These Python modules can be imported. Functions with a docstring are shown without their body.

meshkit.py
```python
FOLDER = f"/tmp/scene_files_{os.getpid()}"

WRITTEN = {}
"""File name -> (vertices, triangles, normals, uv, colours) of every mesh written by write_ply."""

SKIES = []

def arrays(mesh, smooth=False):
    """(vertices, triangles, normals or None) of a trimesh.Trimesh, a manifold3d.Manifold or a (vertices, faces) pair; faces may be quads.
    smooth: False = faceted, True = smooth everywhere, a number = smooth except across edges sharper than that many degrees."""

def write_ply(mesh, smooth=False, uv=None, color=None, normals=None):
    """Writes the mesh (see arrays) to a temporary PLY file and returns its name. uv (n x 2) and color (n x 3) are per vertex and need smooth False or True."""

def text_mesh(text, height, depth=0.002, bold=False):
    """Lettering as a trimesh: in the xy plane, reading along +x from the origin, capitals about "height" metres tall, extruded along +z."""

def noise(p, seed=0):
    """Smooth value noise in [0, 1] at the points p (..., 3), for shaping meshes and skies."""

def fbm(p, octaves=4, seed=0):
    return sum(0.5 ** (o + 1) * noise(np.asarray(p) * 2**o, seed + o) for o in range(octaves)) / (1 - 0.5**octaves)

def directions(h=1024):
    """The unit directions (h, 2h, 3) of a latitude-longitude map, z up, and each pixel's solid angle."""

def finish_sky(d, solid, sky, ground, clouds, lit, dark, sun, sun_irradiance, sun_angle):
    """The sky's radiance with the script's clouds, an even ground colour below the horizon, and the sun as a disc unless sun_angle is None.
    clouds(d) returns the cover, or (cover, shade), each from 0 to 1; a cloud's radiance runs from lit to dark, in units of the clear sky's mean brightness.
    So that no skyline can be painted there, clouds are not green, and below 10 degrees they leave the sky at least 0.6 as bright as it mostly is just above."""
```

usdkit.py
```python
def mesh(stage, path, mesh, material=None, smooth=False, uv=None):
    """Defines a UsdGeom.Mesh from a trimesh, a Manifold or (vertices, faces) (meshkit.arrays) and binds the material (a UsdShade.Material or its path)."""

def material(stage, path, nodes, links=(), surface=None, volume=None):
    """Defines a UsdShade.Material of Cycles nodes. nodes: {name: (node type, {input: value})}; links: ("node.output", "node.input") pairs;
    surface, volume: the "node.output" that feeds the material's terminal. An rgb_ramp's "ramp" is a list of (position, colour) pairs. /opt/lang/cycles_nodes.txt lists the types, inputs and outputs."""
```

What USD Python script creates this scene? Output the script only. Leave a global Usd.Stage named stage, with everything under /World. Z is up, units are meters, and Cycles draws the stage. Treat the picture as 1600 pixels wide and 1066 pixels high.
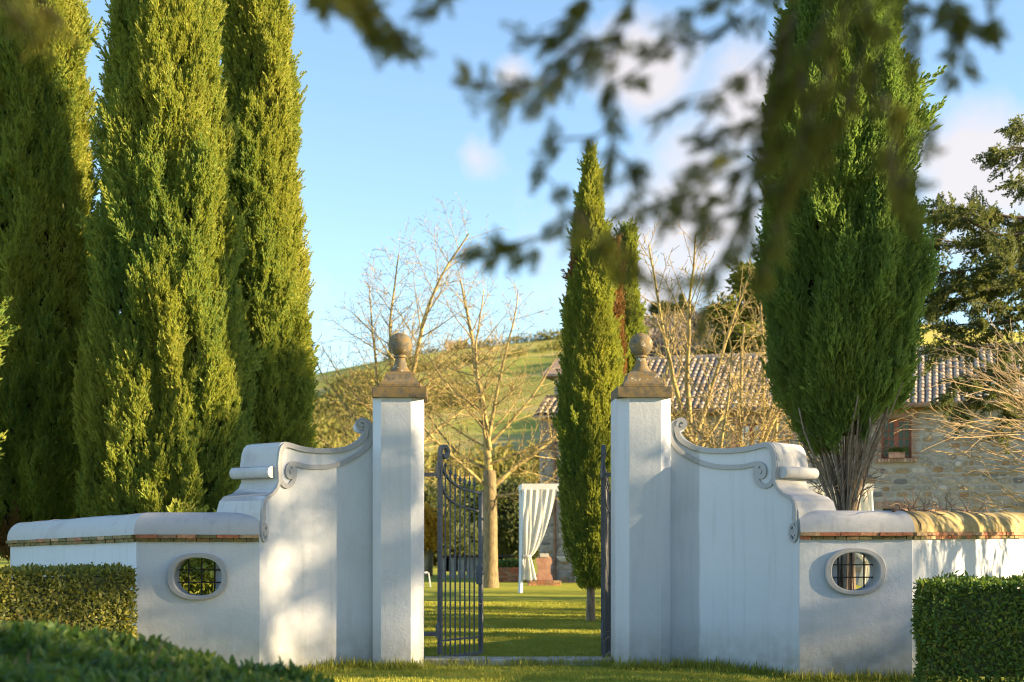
import math, random
import numpy as np, trimesh
import manifold3d as m3
from shapely.geometry import LineString, Polygon, Point
from shapely.ops import unary_union
from scipy.spatial.transform import Rotation
from pxr import Usd, UsdGeom, UsdLux, UsdShade, Gf, Sdf, Vt
import usdkit, meshkit

stage = Usd.Stage.CreateInMemory()
UsdGeom.SetStageUpAxis(stage, UsdGeom.Tokens.z)
UsdGeom.SetStageMetersPerUnit(stage, 1.0)
UsdGeom.Xform.Define(stage, '/World')
LK = '/World/Looks/'
UsdGeom.Scope.Define(stage, '/World/Looks')

# ------------------------------------------------------------------ camera, sky, sun
F = 2311.0          # focal length in pixels of the 1600-wide photograph
CX, HY, EYE = 690.0, 846.0, 1.55   # principal column, horizon row, eye height
cam = UsdGeom.Camera.Define(stage, '/World/camera')
cam.AddTranslateOp().Set((0, 0, EYE))
cam.AddRotateXOp().Set(90)
cam.CreateHorizontalApertureAttr(36.0)
cam.CreateVerticalApertureAttr(36.0 * 682 / 1024)
cam.CreateFocalLengthAttr(36.0 * F / 1600)
cam.CreateHorizontalApertureOffsetAttr((800 - CX) / 1600 * 36)
cam.CreateVerticalApertureOffsetAttr((HY - 533) / 1600 * 36)
cam.CreateFStopAttr(1.75)
cam.CreateFocusDistanceAttr(18.4)
cam.CreateClippingRangeAttr((0.05, 20000))
cam.CreateExposureAttr(2.3)

AZ, EL = math.radians(13), math.radians(14.5)     # the sun stands right of the view, a little behind the camera
SUN = np.array([math.cos(EL) * math.cos(AZ), -math.cos(EL) * math.sin(AZ), math.sin(EL)])
sun = UsdLux.DistantLight.Define(stage, '/World/sun')
sun.CreateIntensityAttr(1.18)
sun.CreateAngleAttr(0.45)
sun.CreateColorAttr(Gf.Vec3f(1.0, 0.74, 0.42))
sun.GetPrim().CreateAttribute('inputs:normalize', Sdf.ValueTypeNames.Bool).Set(True)
zax = Gf.Vec3d(*map(float, SUN))
rot = Gf.Rotation(Gf.Vec3d(0, 0, 1), zax)
sun.AddTransformOp().Set(Gf.Matrix4d().SetRotate(rot))

def raydir(px, py):
    d = np.array([(px - CX) / F, 1.0, (HY - py) / F])
    return d / np.linalg.norm(d)

nodes = {
    'tc': ('texture_coordinate', {}),
    'sky': ('sky_texture', {'sky_type': 'single_scattering', 'sun_disc': False, 'sun_elevation': EL, 'sun_rotation': math.atan2(SUN[0], SUN[1]),
                            'air_density': 1.0, 'aerosol_density': 0.3, 'ozone_density': 2.2}),
    'n1': ('noise_texture', {'scale': 9.0, 'detail': 6.0, 'roughness': 0.62}),
    'n2': ('noise_texture', {'scale': 2.3, 'detail': 3.0, 'roughness': 0.5}),
    'sum0': ('math', {'math_type': 'multiply', 'value2': 1.0}),
    'cover': ('map_range', {'from_min': 0.60, 'from_max': 0.92, 'to_min': 0.0, 'to_max': 0.85, 'clamp': True}),
    'mix': ('mix_color', {'b': (2.9, 2.65, 2.6)}),
    'bg': ('background_shader', {'strength': 0.069}),
}
links = [('tc.generated', 'n1.vector'), ('tc.generated', 'n2.vector')]
prev = None
for i, (px, py, rad) in enumerate([(1090, 330, 190), (1010, 110, 110), (1560, 270, 150), (1180, 160, 120), (800, 118, 36), (745, 245, 60), (1000, 470, 120), (1190, 470, 130), (2300, 500, 400), (-900, 300, 300)]):
    d = raydir(px, py)
    nodes[f'd{i}'] = ('vector_math', {'math_type': 'distance', 'vector2': tuple(d)})
    nodes[f'm{i}'] = ('map_range', {'from_min': 0.0, 'from_max': rad / F, 'to_min': 0.60 if rad > 70 else 0.32, 'to_max': 0.0, 'clamp': True})
    links += [('tc.generated', f'd{i}.vector1'), (f'd{i}.value', f'm{i}.value')]
    if prev is None:
        prev = f'm{i}.result'
    else:
        nodes[f'x{i}'] = ('math', {'math_type': 'maximum'})
        links += [(prev, f'x{i}.value1'), (f'm{i}.result', f'x{i}.value2')]
        prev = f'x{i}.value'
nodes['add'] = ('math', {'math_type': 'add'})
links += [(prev, 'add.value1'), ('n1.fac', 'add.value2'), ('add.value', 'cover.value'), ('cover.result', 'mix.fac'), ('sky.color', 'mix.a'), ('mix.result', 'bg.color')]
del nodes['n2'], nodes['sum0']
links = [l for l in links if 'n2' not in l[1]]
skymat = usdkit.material(stage, LK + 'sky', nodes, links, surface='bg.background')
dome = UsdLux.DomeLight.Define(stage, '/World/sky')
dome.GetPrim().SetCustomDataByKey('kind', 'structure')
UsdShade.MaterialBindingAPI.Apply(dome.GetPrim()).Bind(skymat)

# ------------------------------------------------------------------ helpers
def P(px, py, d):
    return np.array([(px - CX) * d / F, d, EYE - (py - HY) * d / F])
def X(px, d): return (px - CX) * d / F
def Z(py, d): return EYE - (py - HY) * d / F

taken = {}
def numbered(path):
    n = taken.get(path, -1) + 1
    taken[path] = n
    return path if n == 0 else f'{path}_{n:03d}'
def thing(name, label, cat, loc=(0, 0, 0), rotz=0.0, group=None, kind=None):
    x = UsdGeom.Xform.Define(stage, numbered('/World/' + name))
    x.AddTranslateOp().Set(tuple(map(float, loc)))
    if rotz: x.AddRotateZOp().Set(float(rotz))
    p = x.GetPrim()
    for k, v in (('label', label), ('category', cat), ('group', group), ('kind', kind)):
        if v: p.SetCustomDataByKey(k, v)
    return p
def part(parent, name, mesh, mat, smooth=False, label=None, kind=None, tint=None):
    base = '/World' if parent is None else str(parent.GetPath())
    m = usdkit.mesh(stage, numbered(base + '/' + name), mesh, mat, smooth=smooth)
    p = m.GetPrim()
    if tint is not None:
        UsdGeom.PrimvarsAPI(m).CreatePrimvar('tint', Sdf.ValueTypeNames.FloatArray, 'vertex').Set(Vt.FloatArray.FromNumpy(np.asarray(tint, np.float32)))
    if label: p.SetCustomDataByKey('label', label)
    if kind: p.SetCustomDataByKey('kind', kind)
    return p
def group_part(parent, name):
    return UsdGeom.Xform.Define(stage, numbered(str(parent.GetPath()) + '/' + name)).GetPrim()
def tag(p, label=None, cat=None, group=None, kind=None):
    for k, v in (('label', label), ('category', cat), ('group', group), ('kind', kind)):
        if v: p.SetCustomDataByKey(k, v)
    return p
def dup(root, loc, rotz, label, group=None, scale=None):
    was = root.GetCustomData()
    name = str(root.GetPath()).split('/')[-1]
    x = UsdGeom.Xform.Define(stage, numbered('/World/' + name))
    p = x.GetPrim()
    p.GetReferences().AddInternalReference(root.GetPath())
    x.ClearXformOpOrder()
    x.AddTranslateOp().Set(tuple(map(float, loc)))
    x.AddRotateZOp().Set(float(rotz))
    if scale: x.AddScaleOp().Set(tuple(scale))
    tag(p, label, was['category'], group or was.get('group'))
    p.SetInstanceable(True)
    return p

def box(x0, x1, y0, y1, z0, z1):
    return trimesh.creation.box(bounds=[[x0, y0, z0], [x1, y1, z1]])
def rbox(x0, x1, y0, y1, z0, z1, b=0.006):
    """box with chamfered edges"""
    pts = []
    for sx in (0, 1):
        for sy in (0, 1):
            for sz in (0, 1):
                c = np.array([(x0, x1)[sx], (y0, y1)[sy], (z0, z1)[sz]], float)
                s = np.array([1 - 2 * sx, 1 - 2 * sy, 1 - 2 * sz]) * b
                for k in range(3):
                    q = c + s
                    q[k] = c[k]
                    pts.append(q)
    return trimesh.convex.convex_hull(np.array(pts))
def cat(ms):
    return trimesh.util.concatenate(ms)
def tubes(paths, sides=5):
    """many tapered tubes as one (v, f)"""
    V, Fc, n = [], [], 0
    ang = np.arange(sides) * 2 * np.pi / sides
    for p, r in paths:
        p = np.asarray(p, float)
        r = np.broadcast_to(np.asarray(r, float), (len(p),))
        t = np.gradient(p, axis=0)
        t /= np.linalg.norm(t, axis=1, keepdims=True) + 1e-12
        ref = np.array([0, 0, 1.0]) if abs(t[:, 2].mean()) < 0.85 else np.array([1.0, 0, 0])
        a = np.cross(t, ref)
        a /= np.linalg.norm(a, axis=1, keepdims=True) + 1e-12
        b = np.cross(t, a)
        v = p[:, None] + r[:, None, None] * (np.cos(ang)[None, :, None] * a[:, None] + np.sin(ang)[None, :, None] * b[:, None])
        i, j = np.meshgrid(np.arange(len(p) - 1), np.arange(sides), indexing='ij')
        q = np.stack([i * sides + j, i * sides + (j + 1) % sides, (i + 1) * sides + (j + 1) % sides, (i + 1) * sides + j], -1).reshape(-1, 4)
        f = np.vstack([q[:, [0, 2, 1]], q[:, [0, 3, 2]]])
        # end caps
        m = len(p)
        caps = [[0, k, k + 1] for k in range(1, sides - 1)] + [[(m - 1) * sides, (m - 1) * sides + k + 1, (m - 1) * sides + k] for k in range(1, sides - 1)]
        f = np.vstack([f, np.array(caps)])
        V.append(v.reshape(-1, 3)); Fc.append(f + n); n += len(p) * sides
    return np.vstack(V), np.vstack(Fc)
def lathe(profile, n=32, center=(0, 0, 0)):
    m = trimesh.creation.revolve(np.array(profile, float), sections=n)
    m.apply_translation(center)
    return m
def outward(v, f):
    m = trimesh.Trimesh(np.asarray(v, float), np.asarray(f), process=False)
    if m.volume < 0: m.invert()
    return m
def spline(pts, n=60, closed=False):
    from scipy.interpolate import splprep, splev
    pts = np.asarray(pts, float)
    tck, u = splprep(pts.T, s=0, k=3 if len(pts) > 3 else 2, per=closed)
    return np.array(splev(np.linspace(0, 1, n), tck)).T

# ------------------------------------------------------------------ materials
def surf(name, cols, scale=3.0, rough=0.85, bump=0.0, bscale=40.0, detail=5.0, stretch=None, bdist=0.02, spec=0.3, coords='geometry'):
    """mottled surface: ramp of colours over noise, optional bump"""
    nd = {'g': ('geometry', {}), 'n': ('noise_texture', {'scale': scale, 'detail': detail, 'roughness': 0.6}),
          'r': ('rgb_ramp', {'ramp': cols}), 'p': ('principled_bsdf', {'roughness': rough, 'specular_ior_level': spec})}
    ln = [('n.fac', 'r.fac'), ('r.color', 'p.base_color')]
    src = 'g.position'
    if stretch:
        nd['mp'] = ('mapping', {'scale': stretch})
        ln += [(src, 'mp.vector')]
        src = 'mp.vector'
    ln += [(src, 'n.vector')]
    if bump:
        nd['bn'] = ('noise_texture', {'scale': bscale, 'detail': 6.0, 'roughness': 0.65})
        nd['b'] = ('bump', {'strength': bump, 'distance': bdist})
        ln += [('g.position', 'bn.vector'), ('bn.fac', 'b.height'), ('b.normal', 'p.normal')]
    return usdkit.material(stage, LK + name, nd, ln, surface='p.BSDF')

def leafmat(name, cols, scale=1.6, trans=0.35, tcol=(0.20, 0.25, 0.03), rough=0.6, spec=0.25, tint=False, fine=14.0, stretch=(1, 1, 1)):
    nd = {'g': ('geometry', {}), 'mp': ('mapping', {'scale': stretch}), 'n': ('noise_texture', {'scale': scale, 'detail': 3.0}), 'nf': ('noise_texture', {'scale': fine, 'detail': 2.0}),
          'mixf': ('math', {'math_type': 'multiply_add', 'value2': 0.55, 'value3': -0.02}), 'add': ('math', {'math_type': 'multiply_add', 'value2': 0.5}),
          'r': ('rgb_ramp', {'ramp': cols}), 'p': ('principled_bsdf', {'roughness': rough, 'specular_ior_level': spec}),
          't': ('translucent_bsdf', {'color': tcol}), 'mx': ('mix_closure', {'fac': trans})}
    ln = [('g.position', 'mp.vector'), ('mp.vector', 'n.vector'), ('n.fac', 'mixf.value1'), ('mixf.value', 'add.value3'), ('add.value', 'r.fac'), ('r.color', 'p.base_color'),
          ('p.BSDF', 'mx.closure1'), ('t.BSDF', 'mx.closure2')]
    if tint:
        del nd['nf']
        nd['at'] = ('attribute', {'attribute': 'tint'})
        ln += [('at.fac', 'add.value1')]
    else:
        ln += [('g.position', 'nf.vector'), ('nf.fac', 'add.value1')]
    return usdkit.material(stage, LK + name, nd, ln, surface='mx.closure')

def plaster(name, base, dirt, soot):
    """rough limewashed render: lumpy trowelled bump, faint stains, splash dirt near the ground"""
    nd = {'g': ('geometry', {}), 'n': ('noise_texture', {'scale': 1.3, 'detail': 6.0, 'roughness': 0.65}), 'r': ('rgb_ramp', {'ramp': [(0.25, dirt), (0.42, base), (0.8, base)]}),
          'mp': ('mapping', {'scale': (15, 15, 0.9)}), 'nv': ('noise_texture', {'scale': 1.0, 'detail': 4.0}), 'rv': ('map_range', {'from_min': 0.54, 'from_max': 0.74, 'to_min': 0.0, 'to_max': 0.26, 'clamp': True}),
          'mv': ('mix_color', {'b': soot}),
          'xyz': ('separate_xyz', {}), 'low': ('map_range', {'from_min': 0.60, 'from_max': 0.0, 'to_min': 0.0, 'to_max': 1.0, 'clamp': True}),
          'nl': ('noise_texture', {'scale': 7.0, 'detail': 5.0}), 'ml': ('math', {'math_type': 'multiply'}), 'mlow': ('mix_color', {'b': (0.15, 0.155, 0.09)}),
          'b1': ('noise_texture', {'scale': 26.0, 'detail': 7.0, 'roughness': 0.7}), 'b2': ('noise_texture', {'scale': 5.0, 'detail': 3.0}), 'bs': ('math', {'math_type': 'multiply_add', 'value2': 2.0}),
          'b': ('bump', {'strength': 0.4, 'distance': 0.010}), 'p': ('principled_bsdf', {'roughness': 0.9, 'specular_ior_level': 0.2})}
    ln = [('g.position', 'n.vector'), ('n.fac', 'r.fac'), ('g.position', 'mp.vector'), ('mp.vector', 'nv.vector'), ('nv.fac', 'rv.value'), ('rv.result', 'mv.fac'), ('r.color', 'mv.a'),
          ('g.position', 'xyz.vector'), ('xyz.z', 'low.value'), ('g.position', 'nl.vector'), ('low.result', 'ml.value1'), ('nl.fac', 'ml.value2'), ('ml.value', 'mlow.fac'), ('mv.result', 'mlow.a'),
          ('mlow.result', 'p.base_color'), ('g.position', 'b1.vector'), ('g.position', 'b2.vector'), ('b2.fac', 'bs.value1'), ('b1.fac', 'bs.value3'), ('bs.value', 'b.height'), ('b.normal', 'p.normal')]
    return usdkit.material(stage, LK + name, nd, ln, surface='p.BSDF')

M = {}
M['white'] = plaster('white_plaster', (0.41, 0.44, 0.485), (0.38, 0.405, 0.44), (0.28, 0.285, 0.28))
M['grey'] = plaster('grey_trim', (0.27, 0.28, 0.295), (0.22, 0.23, 0.24), (0.15, 0.15, 0.15))
M['cope'] = plaster('pale_coping', (0.345, 0.355, 0.37), (0.27, 0.275, 0.28), (0.16, 0.16, 0.14))
M['mosscope'] = surf('mossy_coping', [(0.3, (0.12, 0.085, 0.03)), (0.5, (0.24, 0.19, 0.08)), (0.72, (0.36, 0.30, 0.17))], scale=5, bump=0.4, bscale=60)
M['stonecap'] = surf('lichened_stone', [(0.28, (0.035, 0.032, 0.025)), (0.45, (0.09, 0.077, 0.054)), (0.56, (0.14, 0.10, 0.038)), (0.66, (0.13, 0.11, 0.085)), (0.78, (0.34, 0.32, 0.28))], scale=11, bump=0.5, bscale=90, detail=7)
M['ochre'] = surf('ochre_lichen', [(0.30, (0.06, 0.055, 0.04)), (0.42, (0.10, 0.09, 0.066)), (0.50, (0.13, 0.108, 0.07)), (0.55, (0.16, 0.10, 0.025)), (0.60, (0.11, 0.09, 0.05)), (0.72, (0.45, 0.43, 0.37))], scale=13, bump=0.5, bscale=90, detail=7)
M['iron'] = surf('gate_iron', [(0.35, (0.05, 0.055, 0.065)), (0.65, (0.085, 0.09, 0.10))], scale=14, rough=0.55, bump=0.1, bscale=120, spec=0.5)
M['griron'] = surf('grille_iron', [(0.4, (0.012, 0.011, 0.010)), (0.7, (0.03, 0.025, 0.02))], scale=14, rough=0.6)
BR = []
for i, c in enumerate([(0.36, 0.13, 0.065), (0.29, 0.115, 0.06), (0.40, 0.19, 0.10), (0.25, 0.14, 0.08), (0.33, 0.22, 0.12)]):
    BR.append(surf(f'brick_{i}', [(0.3, tuple(x * 0.55 for x in c)), (0.55, c), (0.75, tuple(min(1, x * 1.25) for x in c))], scale=17, bump=0.5, bscale=70))
BRM = []
for i, c in enumerate([(0.16, 0.13, 0.05), (0.21, 0.14, 0.06), (0.13, 0.115, 0.05)]):
    BRM.append(surf(f'mossy_brick_{i}', [(0.3, tuple(x * 0.5 for x in c)), (0.6, c)], scale=22, bump=0.5, bscale=70))
M['mortar'] = surf('mortar', [(0.3, (0.24, 0.22, 0.19)), (0.7, (0.36, 0.33, 0.29))], scale=12, bump=0.4, bscale=60)
M['bark'] = surf('cypress_bark', [(0.3, (0.09, 0.065, 0.045)), (0.55, (0.20, 0.155, 0.11)), (0.75, (0.30, 0.24, 0.18))], scale=9, stretch=(4, 4, 0.5), bump=0.6, bscale=45)
M['darkbark'] = surf('dark_bark', [(0.3, (0.03, 0.025, 0.018)), (0.7, (0.09, 0.07, 0.05))], scale=8, stretch=(4, 4, 0.6), bump=0.5)
M['lichenbark'] = surf('lichen_bark', [(0.30, (0.11, 0.085, 0.045)), (0.5, (0.26, 0.20, 0.08)), (0.68, (0.41, 0.32, 0.11))], scale=6, bump=0.4, bscale=50)
M['greybark'] = surf('grey_bark', [(0.3, (0.08, 0.065, 0.04)), (0.5, (0.16, 0.125, 0.065)), (0.7, (0.25, 0.20, 0.10))], scale=7, stretch=(3, 3, 0.7), bump=0.5, bscale=40)
M['twig'] = surf('pale_twig', [(0.3, (0.26, 0.19, 0.10)), (0.7, (0.42, 0.32, 0.19))], scale=5)
M['redtwig'] = surf('brown_twig', [(0.3, (0.10, 0.06, 0.04)), (0.7, (0.22, 0.14, 0.09))], scale=5)
CY = [(0.22, (0.055, 0.14, 0.045)), (0.40, (0.14, 0.24, 0.055)), (0.55, (0.31, 0.345, 0.06)), (0.74, (0.47, 0.43, 0.09))]
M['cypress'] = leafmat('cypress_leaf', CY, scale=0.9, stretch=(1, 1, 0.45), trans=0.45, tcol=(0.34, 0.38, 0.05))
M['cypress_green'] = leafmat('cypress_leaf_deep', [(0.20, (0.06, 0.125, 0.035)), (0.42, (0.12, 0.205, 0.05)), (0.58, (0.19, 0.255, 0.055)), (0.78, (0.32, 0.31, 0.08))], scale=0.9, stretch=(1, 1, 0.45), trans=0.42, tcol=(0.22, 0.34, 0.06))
M['cypress_dead'] = leafmat('cypress_dry', [(0.25, (0.15, 0.09, 0.03)), (0.5, (0.29, 0.18, 0.065)), (0.8, (0.38, 0.25, 0.10))], scale=1.5, tcol=(0.3, 0.15, 0.04))
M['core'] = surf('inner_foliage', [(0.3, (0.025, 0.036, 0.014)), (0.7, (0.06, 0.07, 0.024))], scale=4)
M['cedar'] = leafmat('cedar_leaf', [(0.25, (0.035, 0.065, 0.028)), (0.5, (0.075, 0.105, 0.036)), (0.66, (0.14, 0.14, 0.035)), (0.82, (0.36, 0.21, 0.04))], scale=0.8, tcol=(0.18, 0.21, 0.05), trans=0.35)
M['near'] = leafmat('near_branch_leaf', [(0.25, (0.045, 0.075, 0.03)), (0.5, (0.11, 0.13, 0.03)), (0.7, (0.19, 0.165, 0.03)), (0.87, (0.32, 0.19, 0.05))], scale=3.0, tcol=(0.22, 0.22, 0.03), trans=0.42)
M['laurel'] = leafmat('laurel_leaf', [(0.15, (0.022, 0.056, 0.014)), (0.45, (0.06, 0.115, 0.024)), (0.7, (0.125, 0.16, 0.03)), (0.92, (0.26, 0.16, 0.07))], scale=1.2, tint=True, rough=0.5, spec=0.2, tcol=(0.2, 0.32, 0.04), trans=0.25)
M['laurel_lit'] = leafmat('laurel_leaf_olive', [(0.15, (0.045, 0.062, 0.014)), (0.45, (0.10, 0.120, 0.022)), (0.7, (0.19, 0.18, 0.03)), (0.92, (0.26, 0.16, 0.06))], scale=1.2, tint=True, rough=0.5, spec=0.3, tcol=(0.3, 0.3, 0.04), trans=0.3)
M['scrub'] = leafmat('scrub_leaf', [(0.2, (0.07, 0.085, 0.02)), (0.45, (0.155, 0.165, 0.035)), (0.65, (0.24, 0.225, 0.05)), (0.85, (0.32, 0.25, 0.09))], scale=0.25, fine=1.6, tcol=(0.22, 0.18, 0.04))
M['olive'] = leafmat('olive_leaf', [(0.2, (0.030, 0.042, 0.018)), (0.5, (0.065, 0.085, 0.03)), (0.8, (0.13, 0.14, 0.05))], scale=0.5, fine=4, tcol=(0.13, 0.15, 0.04))
M['pine'] = leafmat('pine_leaf', [(0.2, (0.045, 0.065, 0.012)), (0.5, (0.11, 0.12, 0.018)), (0.8, (0.2, 0.18, 0.03))], scale=0.6, fine=5)
M['broad'] = leafmat('broad_leaf', [(0.2, (0.03, 0.05, 0.015)), (0.5, (0.06, 0.09, 0.02)), (0.8, (0.1, 0.12, 0.03))], scale=0.5, fine=4)
M['flower'] = leafmat('yellow_blossom', [(0.2, (0.35, 0.20, 0.02)), (0.6, (0.62, 0.36, 0.03)), (0.9, (0.7, 0.45, 0.05))], scale=3, fine=9, tcol=(0.6, 0.35, 0.03))
M['grass'] = leafmat('grass_blade', [(0.15, (0.14, 0.18, 0.028)), (0.45, (0.27, 0.29, 0.038)), (0.7, (0.35, 0.33, 0.05)), (0.92, (0.40, 0.33, 0.11))], scale=0.8, fine=23, tcol=(0.26, 0.27, 0.03), trans=0.35)
# ------------------------------------------------------------------ terrain
CREST_D = 430.0
def crest_z(az_px):
    px = [-1500, -400, 100, 490, 560, 640, 700, 780, 870, 940, 1000, 1060, 1200, 1440, 1600, 2200, 3500]
    py = [760, 700, 640, 587, 572, 557, 551, 543, 527, 512, 499, 493, 486, 506, 520, 600, 720]
    return EYE + (HY - np.interp(az_px, px, py)) * CREST_D / F
def ground_z(x, y):
    x, y = np.asarray(x, float), np.asarray(y, float)
    z = np.zeros(np.broadcast(x, y).shape)
    z = z + np.interp(y, [-60, 15, 17.0, 18.2, 22, 36, 48, 110], [-0.15, -0.10, -0.06, 0.0, 0.05, 0.24, 0.17, 0.30])
    side = np.clip((np.abs(x - 0.95) - 1.6) / 1.2, 0, 1) * np.clip((18.6 - y) / 1.0, 0, 1)
    z = z - 0.055 * side
    q = np.clip((y - 112) / (CREST_D - 112), 0, None)
    az = CX + F * x / np.maximum(y, 20)
    zc = crest_z(az)
    up = np.where(q <= 1, np.minimum(q, 1) ** 1.08, 1 - 0.35 * (q - 1))
    roll = (meshkit.fbm(np.stack([x * 0.012, y * 0.012, 0 * x], -1), 3, 5) - 0.5) * 9 * np.clip(q * 3, 0, 1) * np.clip((1 - q) * 6, 0.0, 1)
    return z + np.where(q > 0, zc * up + roll, 0)
def grid_mesh(xs, ys):
    gx, gy = np.meshgrid(xs, ys)
    v = np.stack([gx, gy, ground_z(gx, gy)], -1).reshape(-1, 3)
    n, m = len(xs), len(ys)
    i, j = np.meshgrid(np.arange(n - 1), np.arange(m - 1))
    a = (j * n + i).ravel()
    f = np.stack([a, a + 1, a + n + 1, a + n], 1)
    return v, f

M['lawn'] = surf('lawn_soil_grass', [(0.25, (0.12, 0.15, 0.025)), (0.45, (0.22, 0.25, 0.035)), (0.62, (0.30, 0.29, 0.045)), (0.8, (0.36, 0.31, 0.09))], scale=2.2, bump=0.5, bscale=30, detail=7, rough=1, spec=0.05)
nd = {'g': ('geometry', {}), 'mp': ('mapping', {'scale': (0.012, 0.018, 0.02)}), 'n': ('noise_texture', {'scale': 1.0, 'detail': 5.0, 'roughness': 0.55}),
      'r': ('rgb_ramp', {'ramp': [(0.30, (0.22, 0.26, 0.055)), (0.43, (0.27, 0.30, 0.065)), (0.48, (0.40, 0.34, 0.15)), (0.53, (0.30, 0.31, 0.07)), (0.62, (0.34, 0.33, 0.09)), (0.70, (0.42, 0.34, 0.2))]}),
      'f': ('noise_texture', {'scale': 0.35, 'detail': 6.0, 'roughness': 0.7}), 'm': ('mix_color', {'blend_type': 'multiply', 'fac': 0.6}),
      'fr': ('rgb_ramp', {'ramp': [(0.3, (0.55, 0.5, 0.45)), (0.6, (1.2, 1.15, 1.0))]}), 'p': ('principled_bsdf', {'roughness': 1.0, 'specular_ior_level': 0.05})}
M['hill'] = usdkit.material(stage, LK + 'hill_fields', nd, [('g.position', 'mp.vector'), ('mp.vector', 'n.vector'), ('n.fac', 'r.fac'), ('r.color', 'm.a'), ('g.position', 'f.vector'), ('f.fac', 'fr.fac'), ('fr.color', 'm.b'), ('m.result', 'p.base_color')], surface='p.BSDF')
gxs = np.unique(np.concatenate([np.linspace(-200, -12, 30), np.linspace(-12, 16, 90), np.linspace(16, 200, 30)]))
gys = np.unique(np.concatenate([np.linspace(-60, 14, 14), np.linspace(14, 24, 50), np.linspace(24, 110, 60)]))
tag(part(None, 'lawn', grid_mesh(gxs, gys), M['lawn'], smooth=True), kind='structure')
hxs = np.linspace(-700, 900, 170)
hys = np.concatenate([np.linspace(109.9, 440, 110), np.linspace(450, 1500, 20)])
tag(part(None, 'hills', grid_mesh(hxs, hys), M['hill'], smooth=True), kind='structure')

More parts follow.
